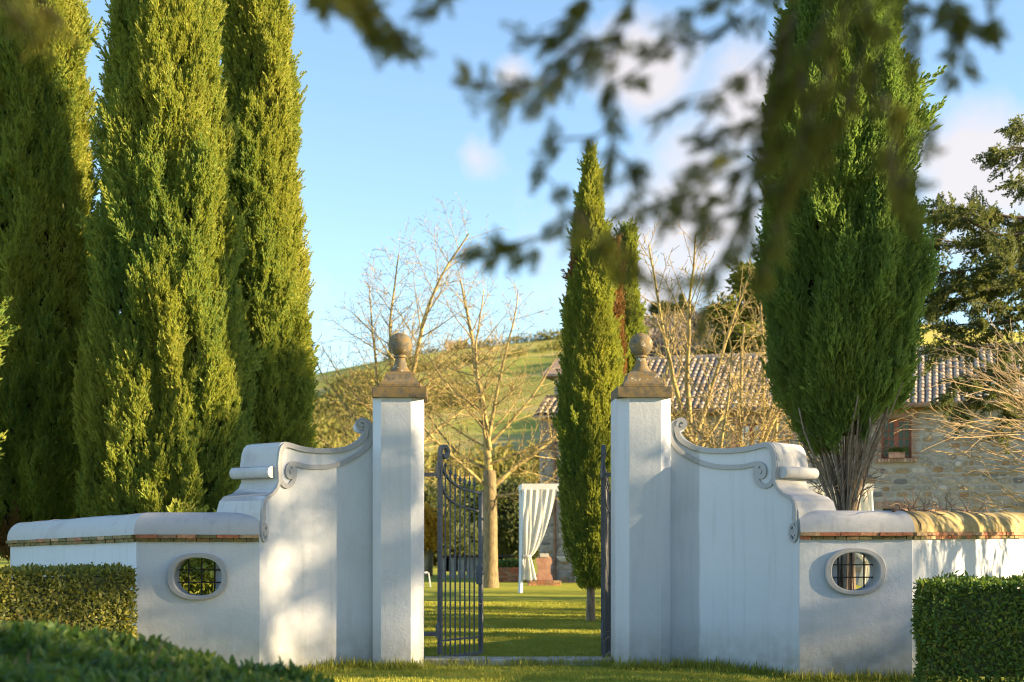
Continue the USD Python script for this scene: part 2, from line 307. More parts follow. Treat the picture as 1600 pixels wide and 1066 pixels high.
# ------------------------------------------------------------------ gate pillars
def prism(poly, z0, z1):
    m = trimesh.creation.extrude_polygon(Polygon(poly) if not isinstance(poly, Polygon) else poly, z1 - z0)
    m.apply_translation([0, 0, z0])
    return m
def frustum(c0, h0, z0, c1, h1, z1, cut=0.0):
    def ring(c, h, z):
        k = h * cut
        return [(c[0] + a * h - (a * k if i % 2 else 0) * 0, c[1] + b * h, z) for i, (a, b) in enumerate([(-1, -1), (1, -1), (1, 1), (-1, 1)])]
    return trimesh.convex.convex_hull(np.array(ring(c0, h0, z0) + ring(c1, h1, z1)))
def pillar(s, xi, xf0, xf1, xo, label):
    """s=+1: the right pillar. xi inner side, xf0..xf1 front face, xo outer side"""
    c = ((xi + xo) / 2, 18.47)
    t = thing('gate_pillar', label, 'pillar', (c[0], c[1], 0))
    L = lambda pts: [(x - c[0], y - c[1]) for x, y in pts]
    shaft = Polygon(L([(xi, 18.31), (xf0, 18.15), (xf1, 18.15), (xo, 18.26), (xo, 18.80), (xi, 18.80)])).buffer(-0.012).buffer(0.012, quad_segs=3)
    part(t, 'shaft', prism(shaft, -0.25, 3.315), M['white'], smooth=30)
    cx = (0.02 if s < 0 else 0.0)
    q = 0.335
    capp = Polygon([(cx - q, -0.37), (cx + q, -0.37), (cx + q, 0.36), (cx - q, 0.36)]).buffer(-0.01).buffer(0.01, quad_segs=2)
    cap = group_part(t, 'cap')
    part(cap, 'slab', cat([prism(capp, 3.315, 3.445)]), M['stonecap'], smooth=30)
    part(cap, 'upper_slab', rbox(cx - 0.265, cx + 0.265, -0.30, 0.28, 3.4452, 3.50, 0.012), M['stonecap'])
    prof = [(0.235, 3.5), (0.225, 3.52), (0.20, 3.55), (0.185, 3.59), (0.178, 3.63), (0.16, 3.635), (0.155, 3.655)]
    ms = []
    for (h0, z0), (h1, z1) in zip(prof, prof[1:]):
        ms.append(frustum((cx, 0), h0, z0, (cx, 0), h1, z1))
    part(cap, 'stepped_base', cat(ms), M['ochre'])
    fin = group_part(t, 'finial')
    part(fin, 'neck', lathe([(0.0, 3.655), (0.135, 3.655), (0.135, 3.67), (0.11, 3.69), (0.085, 3.73), (0.068, 3.79), (0.062, 3.835), (0.078, 3.84), (0.078, 3.857), (0.064, 3.862), (0.064, 3.88), (0, 3.88)], 32, (cx, 0, 0)), M['ochre'], smooth=35)
    b = trimesh.creation.icosphere(4, 0.147)
    b.vertices *= (1 + (meshkit.fbm(b.vertices * 9, 3, 3 + s) - 0.5) * 0.03)[:, None]
    b.apply_translation([cx, 0, 4.005])
    part(fin, 'ball', b, M['ochre'], smooth=True)
    return t
pillar(-1, -0.222, -0.377, -0.746, -0.85, 'white rendered gate pillar left of the opening with mossy stone cap and ball finial')
pillar(1, 2.15, 2.301, 2.694, 2.827, 'white rendered gate pillar right of the opening with stone cap and grey lichened ball')

# ------------------------------------------------------------------ curved scroll walls
YS = 18.35
def trace_right(cx, cy):
    """a point of the right wall's drawing -> (arc fraction, height)"""
    px, py = 1030 + cx / 4.844, 640 + cy / 4.844
    Xs, dx = 2.827, 1.413
    th = 2 * math.atan2(0.82, dx); R = dx / math.sin(th); cyc = YS - R
    ax, az = (px - CX) / F, (HY - py) / F
    a = ax * ax + 1; b = -2 * (ax * Xs + cyc); c = Xs * Xs + cyc * cyc - R * R
    k = (-b + math.sqrt(max(b * b - 4 * a * c, 0))) / (2 * a)
    s = R * math.atan2(ax * k - Xs, k - cyc)
    return s / (R * th), EYE + az * k
EDGE = [(1058, 1000), (1050, 780), (1030, 695), (1003, 662), (945, 636), (903, 595), (882, 545), (889, 470), (891, 420), (881, 330), (867, 283), (850, 260), (820, 252), (790, 254), (720, 268), (650, 283), (540, 293),
        (400, 293), (340, 286), (290, 275), (240, 252), (200, 222), (170, 185), (158, 155), (180, 152), (198, 138), (207, 115), (205, 92), (192, 74), (165, 63), (135, 70), (110, 84), (90, 105)]
BA = [(135, 110), (131, 150), (140, 195), (168, 235), (215, 265), (280, 295), (340, 307), (400, 313), (540, 312), (650, 302), (730, 285), (790, 270), (830, 272), (858, 300), (872, 360), (878, 440), (874, 500), (884, 550), (915, 605), (960, 642), (1000, 665), (1022, 692), (1034, 760), (1040, 860)]
BB = [(118, 95), (98, 130), (90, 180), (100, 240), (150, 305), (235, 362), (340, 408), (450, 432), (560, 436), (680, 424), (755, 411), (790, 428), (803, 465), (792, 502), (770, 510), (757, 485), (768, 462), (782, 462)]
BC = [(872, 500), (852, 555), (808, 580), (765, 562), (738, 512), (734, 465), (750, 425)]
SPI = [(135, 118), (150, 92), (175, 88), (188, 104), (180, 122), (165, 120)]
def scroll_wall(s, Xs, dx, label):
    th = 2 * math.atan2(0.82, dx); R = dx / math.sin(th); S = R * th; T = 0.62
    c = np.array([Xs + s * dx * 0.5, YS - 0.3, 0])
    root = thing('scroll_wall', label, 'wall', c)
    def warp(v):
        """(arc length, height, depth) -> place; depth grows away from the camera"""
        a = v[:, 0] / R
        rr = R + v[:, 2]
        return np.stack([Xs + s * rr * np.sin(a), YS - R + rr * np.cos(a), v[:, 1]], 1) - c
    def solid(polys, t0, t1, ln=0.06):
        if isinstance(polys, Polygon): polys = [polys]
        out = []
        for g in polys:
            cs = m3.CrossSection([np.array(g.exterior.coords)[:-1]] + [np.array(h.coords)[:-1] for h in g.interiors], m3.FillRule.EvenOdd)
            m = m3.Manifold.extrude(cs, t1 - t0).translate([0, 0, t0]).refine_to_length(ln).to_mesh()
            out.append(outward(warp(np.array(m.vert_properties[:, :3])), m.tri_verts))
        return cat(out)
    def sz(pts):
        q = np.array([trace_right(*p) for p in pts])
        q[:, 0] *= S
        return q
    def geoms(g):
        return list(g.geoms) if hasattr(g, 'geoms') else [g]
    edge = sz(EDGE)
    edge[:, 0] = np.minimum(edge[:, 0], S)
    wall = Polygon([(0.0, -0.25), (S, -0.25), (S, 1.5)] + [tuple(p) for p in edge] + [(0.0, edge[-1, 1] - 0.1)]).buffer(0)
    wall = max(geoms(wall), key=lambda g: g.area)
    part(root, 'wall_panel', solid(wall, 0.0, T), M['white'], smooth=32)
    # grey cap sheet: the grey paint of the upper edge, laid proud over the wall's end and top
    line = LineString([tuple(p) for p in edge[0:14]])
    band = wall.intersection(line.buffer(0.02, cap_style=2))
    skin = line.buffer(0.012, cap_style=2)
    part(root, 'grey_end_facing', solid([g for g in geoms(skin.difference(wall)) if g.area > 1e-5], 0.0, T + 0.004, 0.05), M['cope'], smooth=40)
    def stroke(pts, w, n=90):
        q = spline(sz(pts), n)
        return LineString([tuple(p) for p in q]).buffer(w / 2, cap_style=2, join_style=1)
    full = wall.buffer(0.012)
    curl = Point(tuple(sz([(166, 108)])[0])).buffer(0.078)
    A = stroke(BA, 0.062).intersection(full)
    part(root, 'scroll_moulding', solid(geoms(A), -0.030, 0.01), M['grey'], smooth=40)
    B = unary_union([stroke(BB, 0.058), stroke(BC, 0.058)])
    B = B.difference(A.buffer(0.001)).intersection(full)
    part(root, 'lower_scroll_moulding', solid(geoms(B), -0.023, 0.01), M['grey'], smooth=40)
    part(root, 'curl', solid(geoms(curl.difference(unary_union([A, B]).buffer(0.001)).intersection(full.union(curl))), -0.016, 0.12), M['grey'], smooth=40)
    part(root, 'curl_spiral', solid(geoms(LineString([tuple(p) for p in spline(sz(SPI), 40)]).buffer(0.016)), -0.034, 0.0, 0.03), M['grey'], smooth=40)
    # small volute low on the outer end
    zc, sc = Z(830, 17.5), S - 0.085
    ph = np.linspace(0, 3.6 * math.pi, 70)
    rr = np.linspace(1.0, 0.12, 70)
    vol = LineString(np.stack([sc + 0.075 * rr * np.sin(ph), zc + 0.155 * rr * np.cos(ph)], 1)).buffer(0.017)
    part(root, 'end_volute', solid(geoms(vol), -0.028, 0.01, 0.03), M['grey'], smooth=40)
    # the roll across the end face
    q = sz([(893, 474)])[0]
    a = (q[0] + 0.045) / R
    ends = []
    for t in (0.035, T + 0.06):
        ends.append([Xs + s * (R + t) * math.sin(a), YS - R + (R + t) * math.cos(a), q[1]])
    ends = np.array(ends) - c
    dv = (ends[1] - ends[0]) / np.linalg.norm(ends[1] - ends[0])
    rl = trimesh.creation.cylinder(radius=0.072, segment=ends, sections=28)
    part(root, 'roll', rl, M['cope'], smooth=40)
    end = warp(np.array([[S, 0, 0.0], [S, 0, T]])) + c
    return end[0], end[1]
RE, RB = scroll_wall(1, 2.827, 1.413, 'tall white scroll wall in blue shade right of the gate with grey curling mouldings')
LE, LB = scroll_wall(-1, -0.85, 1.308, 'tall white scroll wall dappled with sun left of the gate with grey curling mouldings')

# ------------------------------------------------------------------ low garden walls with oval openings
rb = np.random.default_rng(11)
def superoval(cx, cz, a, b, n=64, e=2.35):
    t = np.linspace(0, 2 * np.pi, n, endpoint=False)
    c, s = np.cos(t), np.sin(t)
    return Polygon(np.stack([cx + a * np.sign(c) * np.abs(c) ** (2 / e), cz + b * np.sign(s) * np.abs(s) ** (2 / e)], 1))
def low_wall(s, x0, x1, y, wing_end, zcap0, zcap_end, oval_c, label, mossy):
    T = 0.42
    root = thing('garden_wall', label, 'wall', ((x0 + x1) / 2, y, 0))
    o = np.array([(x0 + x1) / 2, y, 0])
    # oval section: drawing in (x, z), extruded in depth
    shape = Polygon([(x0, -0.3), (x1, -0.3), (x1, zcap0), (x0, zcap0)]).difference(superoval(oval_c[0], oval_c[1], 0.30, 0.24))
    cs = m3.CrossSection([np.array(shape.exterior.coords)[:-1]] + [np.array(h.coords)[:-1] for h in shape.interiors], m3.FillRule.EvenOdd)
    m = m3.Manifold.extrude(cs, T).refine_to_length(0.12).to_mesh()
    v = np.array(m.vert_properties[:, :3])
    part(root, 'oval_section', outward(np.stack([v[:, 0], y + v[:, 2], v[:, 1]], 1) - o, m.tri_verts), M['white'], smooth=30)
    # ring round the opening, its reveal lining the wall, with a rounded front
    ring = group_part(root, 'oval_frame')
    prof = []
    n = 72
    outer = lambda e: np.array(superoval(oval_c[0], oval_c[1], 0.36 + e, 0.278 + e, n).exterior.coords)[:-1]
    inner = lambda e: np.array(superoval(oval_c[0], oval_c[1], 0.285 + e, 0.225 + e, n).exterior.coords)[:-1]
    rings = [(outer(0.0), 0.002), (outer(0.0), -0.035), (outer(-0.008), -0.045), (inner(0.010), -0.045), (inner(0.0), -0.037), (inner(0.0), 0.26), (inner(0.03), 0.26)]
    v = np.vstack([np.stack([p[:, 0], np.full(n, y + dy), p[:, 1]], 1) for p, dy in rings]) - o
    f = []
    for k in range(len(rings) - 1):
        for i in range(n):
            a, b = k * n + i, k * n + (i + 1) % n
            f.append([a, b, b + n, a + n])
    mm = trimesh.Trimesh(v, np.vstack([np.array(f)[:, [0, 1, 2]], np.array(f)[:, [0, 2, 3]]]), process=False)
    # closed at neither end; orient by the front annulus
    if (mm.face_normals[2 * n * 1 + 0: 3 * n].mean(0)[1]) > 0: mm.invert()
    part(ring, 'surround', mm, M['grey'], smooth=35)
    for k in (-1, 0, 1):
        xx = oval_c[0] - o[0] + k * 0.155 + 0.01
        hh = 0.225 * (1 - (abs(k * 0.155) / 0.3) ** 2.35) ** (1 / 2.35) + 0.02
        part(ring, 'grille_bar', box(xx - 0.008, xx + 0.008, 0.20, 0.216, oval_c[1] - hh, oval_c[1] + hh), M['griron'])
    for k in (-1, 1):
        zz = oval_c[1] + k * 0.075
        part(ring, 'grille_bar', box(oval_c[0] - o[0] - 0.30, oval_c[0] - o[0] + 0.30, 0.2161, 0.232, zz - 0.007, zz + 0.007), M['griron'])
    # wing
    A = np.array([x1, y]); B = np.array(wing_end)
    d = (B - A) / np.linalg.norm(B - A)
    nrm = np.array([-d[1], d[0]]) if s > 0 else np.array([d[1], -d[0]])     # away from the camera side
    L = np.linalg.norm(B - A)
    ss = 1.0
    poly = [A, B, B + nrm * T, A + nrm * T]
    nseg = 24
    vv, ff = [], []
    for i in range(nseg + 1):
        u = i / nseg
        for off, ztop in ((0, 0), (T, 0)):
            q = A + d * L * u + nrm * off
            zt = zcap0 + (zcap_end - zcap0) * u
            vv += [[q[0], q[1], -0.4], [q[0], q[1], zt]]
    for i in range(nseg):
        a = i * 4; b = a + 4
        ff += [[a, b, b + 1, a + 1], [a + 2, a + 3, b + 3, b + 2], [a + 1, b + 1, b + 3, a + 3]]
    e = nseg * 4
    ff += [[0, 1, 3, 2], [e, e + 2, e + 3, e + 1]]
    ff = np.array(ff)
    part(root, 'wing', outward(np.array(vv) - o, np.vstack([ff[:, [0, 1, 2]], ff[:, [0, 2, 3]]])), M['white'], smooth=False)
    # bricks under the coping: two courses along the oval section and the wing
    for (p0, p1, z0, z1, sec) in ((np.array([x0, y]), A, zcap0, zcap0, 0), (A, B, zcap0, zcap_end, 1)):
        LL = np.linalg.norm(p1 - p0); dd = (p1 - p0) / LL
        nn = np.array([-dd[1], dd[0]]) if s > 0 else np.array([dd[1], -dd[0]])
        for course in (0, 1):
            u, step = 0.0, (0.14, 0.25)[course]
            while u < LL - 0.01:
                w = min(step * rb.uniform(0.9, 1.12), LL - u)
                if LL - u - w < 0.05: w = LL - u
                f0 = -(0.035, 0.062)[course] + rb.uniform(-0.006, 0.006)
                zz = z0 + (z1 - z0) * (u + w / 2) / LL
                za, zb = zz + (0.001, 0.043)[course] + rb.uniform(-0.002, 0.002), zz + (0.041, 0.083)[course] + rb.uniform(-0.003, 0.003)
                g = 0.004
                corners = []
                for uu in (u + g, u + w - g):
                    for tt in (f0, 0.12):
                        for z_ in (za, zb):
                            q = p0 + dd * uu + nn * (tt + rb.uniform(-0.003, 0.003))
                            corners.append([q[0] - o[0], q[1] - o[1], z_ + rb.uniform(-0.002, 0.002)])
                hull = trimesh.convex.convex_hull(np.array(corners))
                if s < 0:
                    mt = BRM[rb.integers(3)] if (course == 0 or rb.random() < (0.25 if sec == 0 else 0.75)) else BR[rb.integers(5)]
                else:
                    mt = BR[rb.integers(5)] if (course == 1 and rb.random() < 0.85) else (BRM[rb.integers(3)] if rb.random() < 0.6 else BR[rb.integers(5)])
                part(root, 'brick', hull, mt)
                u += w
    # mortar bed behind the bricks, and the half-round coping swept along both
    cham = []
    def sweep(profile, a0, a1, za0, za1, dirs0, dirs1, nseg, name, mt, endcap=True):
        """profile: (depth, height) ring; dirs: outward-depth direction at each end (mitred)"""
        pr = np.array(profile); k = len(pr)
        V = []
        for i in range(nseg + 1):
            u = i / nseg
            p = a0 + (a1 - a0) * u; dr = dirs0 + (dirs1 - dirs0) * u
            zz = za0 + (za1 - za0) * u
            wob = (meshkit.fbm(np.stack([pr[:, 0] * 4 + p[0], pr[:, 1] * 4, np.full(k, p[1] * 2.0)], 1), 3, 2) - 0.5) * 0.022
            q = p[None] + dr[None] * pr[:, :1]
            V.append(np.stack([q[:, 0] - o[0], q[:, 1] - o[1], zz + pr[:, 1] + wob * (pr[:, 1] > 0.02)], 1))
        V = np.vstack(V)
        Fq = []
        for i in range(nseg):
            for j in range(k):
                a, b = i * k + j, i * k + (j + 1) % k
                Fq.append([a, b, b + k, a + k])
        Fq = np.array(Fq)
        Ft = np.vstack([Fq[:, [0, 1, 2]], Fq[:, [0, 2, 3]]])
        c0 = [[0, j + 1, j] for j in range(1, k - 1)]; e0 = nseg * k
        c1 = [[e0, e0 + j, e0 + j + 1] for j in range(1, k - 1)]
        return part(root, name, outward(V, np.vstack([Ft, np.array(c0 + c1)])), mt, smooth=35)
    th = np.linspace(math.pi, 0, 22)
    prof = [(-0.045, 0.0)] + [(0.21 - 0.255 * (-math.cos(t)) * -1 * -1, 0.085 * 0 + 0.02 + 0.245 * math.sin(t)) for t in th] + [(0.465, 0.0)]
    d0 = np.array([0.0, 1.0]); dm = d0 + nrm; dm = dm / (dm @ d0)
    zt = 0.0835
    sweep(prof, np.array([x0, y]), A, zcap0 + zt, zcap0 + zt, d0, dm, 14, 'coping', M['cope'])
    sweep(prof, A, B, zcap0 + zt, zcap_end + zt, dm, nrm, 26, 'wing_coping', M['mosscope'] if mossy else M['cope'])
    bed = [(0.002, 0.0015), (0.002, 0.083), (T - 0.002, 0.083), (T - 0.002, 0.0015)]
    sweep(bed, np.array([x0, y]), A, zcap0, zcap0, d0, dm, 2, 'mortar_bed', M['mortar'])
    sweep(bed, A, B, zcap0, zcap_end, dm, nrm, 4, 'mortar_bed', M['mortar'])
    return root
yw = 17.53
b47 = math.radians(47)
xr1 = X(1425, yw)
low_wall(1, RE[0] + 0.004, xr1, yw, (xr1 + 4.6 * math.cos(b47), yw + 4.6 * math.sin(b47)), 1.573, 1.60, (X(1336, yw), Z(893, yw)), 'low white wall right of the scroll wall with grey framed oval opening and mossy coping', True)
xl1 = X(213, yw)
low_wall(-1, LE[0] - 0.004, xl1, yw, (X(16, 21.0), 21.0), 1.545, 1.475, (X(309.5, yw), Z(901, yw)), 'low white wall behind the left clipped hedge with grey framed oval opening', False)

# ------------------------------------------------------------------ threshold stones
rs = np.random.default_rng(4)
t = thing('stone_threshold', 'pale stone kerb on the ground between the two gate pillars', 'kerb', (0.95, 18.7, 0))
xx = -1.17
M['slab'] = surf('threshold_stone', [(0.3, (0.22, 0.20, 0.17)), (0.6, (0.40, 0.38, 0.33))], scale=9, bump=0.4)
while xx < 1.19:
    w = min(rs.uniform(0.55, 0.8), 1.2 - xx)
    part(t, 'stone', rbox(xx + 0.004, xx + w - 0.004, -0.26, 0.14, -0.1, 0.085 + rs.uniform(-0.004, 0.004), 0.012), M['slab'])
    xx += w

# ------------------------------------------------------------------ iron gate leaves
def gate_leaf(label, ang):
    g = thing('gate_leaf', label, 'gate', (0, 0, 0), group=None)
    H, Hf, W = 2.68, 2.20, 0.99
    I = M['iron']
    # hinge stile with the curl at its top
    cr = 0.105
    ph = np.linspace(math.pi, -0.9 * math.pi, 26)
    rad = np.linspace(cr, cr * 0.34, 26)
    cxx, czz = cr, H
    curl = [(0, 0, 0.10), (0, 0, 1.4), (0, 0, H - 0.02)] + [(cxx + r * math.cos(p), 0, czz + r * math.sin(p)) for p, r in zip(ph, rad)]
    def flat(pts, w, d, name, parent=g):
        """bar of rectangular section along a polyline in the leaf's plane"""
        pts = np.array(pts, float)
        tg = np.gradient(pts, axis=0); tg /= np.linalg.norm(tg, axis=1, keepdims=True)
        nr = np.stack([-tg[:, 2], 0 * tg[:, 0], tg[:, 0]], 1)
        V = []
        for p, n_ in zip(pts, nr):
            for a, b in ((-1, -1), (1, -1), (1, 1), (-1, 1)):
                V.append(p + n_ * a * w / 2 + np.array([0, b * d / 2, 0]))
        k = len(pts); f = []
        for i in range(k - 1):
            for j in range(4):
                a, b = i * 4 + j, i * 4 + (j + 1) % 4
                f += [[a, b, b + 4], [a, b + 4, a + 4]]
        e = (k - 1) * 4
        f += [[0, 2, 1], [0, 3, 2], [e, e + 1, e + 2], [e, e + 2, e + 3]]
        return part(parent, name, outward(np.array(V), np.array(f)), I)
    flat(curl, 0.046, 0.05, 'hinge_stile')
    flat([(W, 0, 0.06), (W, 0, 1.0), (W, 0, Hf + 0.02)], 0.045, 0.05, 'free_stile')
    flat([(0.02, 0, 0.065), (W - 0.02, 0, 0.065)], 0.04, 0.04, 'bottom_rail')
    flat([(0.02, 0, 0.28), (W - 0.02, 0, 0.28)], 0.022, 0.03, 'lower_rail')
    top = spline([(0.02, 2.56), (0.10, 2.43), (0.28, 2.315), (0.55, 2.235), (0.80, 2.205), (W, 2.185)], 30)
    low = spline([(0.02, 2.28), (0.10, 2.17), (0.28, 2.065), (0.55, 2.0), (0.80, 1.965), (W, 1.945)], 30)
    flat([(a, 0, b) for a, b in top], 0.028, 0.034, 'top_rail')
    flat([(a, 0, b) for a, b in low], 0.024, 0.034, 'curved_rail')
    for i in range(7):
        u = 0.125 + i * 0.1165
        zt = np.interp(u, top[:, 0], top[:, 1])
        b = part(g, 'bar', trimesh.creation.cylinder(radius=0.011, segment=[[u, 0, 0.075], [u, 0, zt + (0.0 if i == 0 else 0.05)]], sections=10), I, smooth=40)
        z0 = zt + (0.09 if i == 0 else 0.045)
        pr = [(0, 0), (0.010, 0.0), (0.016, 0.012), (0.010, 0.02), (0.022, 0.045), (0.024, 0.06), (0.015, 0.085), (0.008, 0.10), (0.006, 0.15), (0.0, 0.215)]
        if i == 0: pr = [(0, -0.09), (0.008, -0.09), (0.008, 0), (0.016, 0.015), (0.022, 0.03), (0.014, 0.05), (0.0, 0.062)]
        part(g, 'spear', lathe([(a, z0 + b_) for a, b_ in pr], 12, (u, 0, 0)), I, smooth=40)
    for z in (2.43, 0.40):
        pin = cat([trimesh.creation.cylinder(radius=0.027, height=0.15, sections=14, transform=trimesh.transformations.translation_matrix([0, 0, z])),
                   lathe([(0, z + 0.075), (0.027, z + 0.075), (0.02, z + 0.09), (0.008, z + 0.13), (0, z + 0.135)], 12)])
        pin.apply_translation([-0.055, 0, 0])
        w_ = 1 if ang < 70 else -1            # the bracket runs straight to the pillar
        br = box(min(0, -0.22 * w_), max(0, -0.22 * w_), -0.025, 0.025, z - 0.055, z - 0.005)
        br.apply_transform(trimesh.transformations.rotation_matrix(-math.radians(ang), [0, 0, 1]))
        br.apply_translation([-0.055, 0, 0])
        part(g, 'hinge', cat([pin, br, box(-0.06, -0.02, -0.02, 0.02, z + 0.01, z + 0.05)]), I)
    lk = part(g, 'lock_box', rbox(W - 0.05, W - 0.0, -0.045, 0.045, 0.98, 1.22, 0.006), I)
    part(g, 'latch_handle', cat([trimesh.creation.cylinder(radius=0.009, segment=[[W - 0.03, -0.09, 1.12], [W - 0.03, 0.09, 1.12]], sections=8), trimesh.creation.cylinder(radius=0.009, segment=[[W - 0.03, -0.09, 1.12], [W - 0.13, -0.09, 1.12]], sections=8)]), I)
    part(g, 'drop_bolt', cat([trimesh.creation.cylinder(radius=0.009, segment=[[W - 0.035, -0.035, 0.10], [W - 0.035, -0.035, 0.78]], sections=8), trimesh.creation.cylinder(radius=0.008, segment=[[W - 0.035, -0.035, 0.72], [W - 0.11, -0.035, 0.72]], sections=8)]), I)
    return g
for lab, pos, ang in (('dark iron gate leaf hung from the left pillar, open so its bars show', (-0.02, 18.87, 0.0), 56.8), ('dark iron gate leaf hung from the right pillar, open and seen nearly edge on', (2.065, 18.92, 0.0), 79.0)):
    gl = gate_leaf(lab, ang)
    gl.GetAttribute('xformOp:translate').Set(Gf.Vec3d(*pos))
    UsdGeom.Xform(gl).AddRotateZOp().Set(ang)
# ------------------------------------------------------------------ foliage building blocks
def kites(base, dirs, lens, wid, rng, bend=0.25):
    """slender folded blades: (n,3) bases and directions -> 2 triangles each"""
    base, dirs = np.asarray(base), np.asarray(dirs)
    n = len(base)
    lens = np.broadcast_to(lens, (n,)); wid = np.broadcast_to(wid, (n,))
    d = dirs / (np.linalg.norm(dirs, axis=1, keepdims=True) + 1e-9)
    r = rng.normal(size=(n, 3))
    s = np.cross(d, r); s /= np.linalg.norm(s, axis=1, keepdims=True) + 1e-9
    u = np.cross(s, d)
    mid = base + d * (lens * 0.5)[:, None] + u * (wid * bend)[:, None]
    v = np.stack([base, mid + s * (wid / 2)[:, None], base + d * lens[:, None], mid - s * (wid / 2)[:, None]], 1).reshape(-1, 3)
    i = np.arange(n)[:, None] * 4
    return v, np.vstack([i + [0, 1, 2], i + [0, 2, 3]])
def plume(seed, nb=24, subs=4, spread=0.55, w=0.045, length=1.0):
    """feathery upright spray of scale foliage, 1 unit tall"""
    rng = np.random.default_rng(seed)
    B, D, Ln = [], [], []
    for k in range(nb):
        h = (k + rng.random()) / nb
        a = rng.uniform(0, 2 * math.pi)
        out = np.array([math.cos(a), math.sin(a), 0])
        d = out * spread * (1.1 - 0.5 * h) + np.array([0, 0, 1.0])
        d += rng.normal(size=3) * 0.12
        d /= np.linalg.norm(d)
        L = (0.16 + 0.34 * (1 - h) * math.sin(math.pi * min(1, h + 0.35))) * rng.uniform(0.7, 1.2)
        p = np.array([0, 0, h * 0.85]) + out * 0.02
        B.append(p); D.append(d); Ln.append(L)
        for j in range(subs):
            t = rng.uniform(0.25, 0.9)
            d2 = d + rng.normal(size=3) * 0.45; d2[2] += 0.25
            B.append(p + d * L * t); D.append(d2); Ln.append(L * rng.uniform(0.3, 0.55))
    v, f = kites(B, D, np.array(Ln) * length, w * rng.uniform(0.7, 1.3, len(B)), rng)
    return v, f
def flatspray(seed, nb=14, w=0.07):
    """flat drooping conifer spray along +x, 1 unit long"""
    rng = np.random.default_rng(seed)
    B, D, Ln = [], [], []
    for k in range(nb):
        h = (k + 0.5) / nb
        for sd in (-1, 1):
            p = np.array([h, 0, -0.10 * h * h])
            d = np.array([0.8, sd * 0.8, rng.normal() * 0.25])
            L = 0.42 * (1 - h * 0.75) * rng.uniform(0.6, 1.15)
            B.append(p); D.append(d); Ln.append(L)
            for j in range(3):
                t = rng.uniform(0.3, 0.95)
                d2 = d / np.linalg.norm(d) + rng.normal(size=3) * 0.5
                B.append(p + d / np.linalg.norm(d) * L * t); D.append(d2); Ln.append(L * 0.45)
    return kites(B, D, np.array(Ln), w * rng.uniform(0.7, 1.3, len(B)), rng)
def tuft(seed, n=60, w=0.16, L=0.55):
    """loose ball of leaves, about 1 unit across"""
    rng = np.random.default_rng(seed)
    b = rng.normal(size=(n, 3)) * 0.26
    d = b / (np.linalg.norm(b, axis=1, keepdims=True) + 1e-9) + rng.normal(size=(n, 3)) * 0.6
    return kites(b, d, rng.uniform(0.2, 0.5, n) * L / 0.5, w * rng.uniform(0.7, 1.3, n), rng)
def quats(dirs, rng, axis='z'):
    """rotation taking +z (or +x) to dirs with random roll"""
    d = dirs / (np.linalg.norm(dirs, axis=1, keepdims=True) + 1e-12)
    r = rng.normal(size=d.shape)
    a = np.cross(d, r); a /= np.linalg.norm(a, axis=1, keepdims=True) + 1e-12
    b = np.cross(d, a)
    mats = np.stack([a, b, d], -1) if axis == 'z' else np.stack([d, a, b], -1)
    return Rotation.from_matrix(mats).as_quat()
def instancer(parent, name, protos, mat, pos, q, scale, idx, kind=None, label=None):
    base = '/World' if parent is None else str(parent.GetPath())
    path = numbered(base + '/' + name)
    pi = UsdGeom.PointInstancer.Define(stage, path)
    targets = []
    for i, pr in enumerate(protos):
        mt = mat[i] if isinstance(mat, (list, tuple)) else mat
        m = usdkit.mesh(stage, f'{path}/spray_{i}', pr, mt)
        targets.append(m.GetPath())
    pi.CreatePrototypesRel().SetTargets(targets)
    pi.CreateProtoIndicesAttr(Vt.IntArray.FromNumpy(np.asarray(idx, np.int32)))
    pi.CreatePositionsAttr(Vt.Vec3fArray.FromNumpy(np.asarray(pos, np.float32)))
    s = np.asarray(scale, np.float32)
    if s.ndim == 1: s = np.repeat(s[:, None], 3, 1)
    pi.CreateScalesAttr(Vt.Vec3fArray.FromNumpy(np.ascontiguousarray(s)))
    qa = np.asarray(q, np.float32)
    pi.CreateOrientationsAttr(Vt.QuathArray([Gf.Quath(float(w), float(x), float(y), float(z)) for x, y, z, w in qa]))
    if kind: pi.GetPrim().SetCustomDataByKey('kind', kind)
    if label: pi.GetPrim().SetCustomDataByKey('label', label)
    return pi.GetPrim()

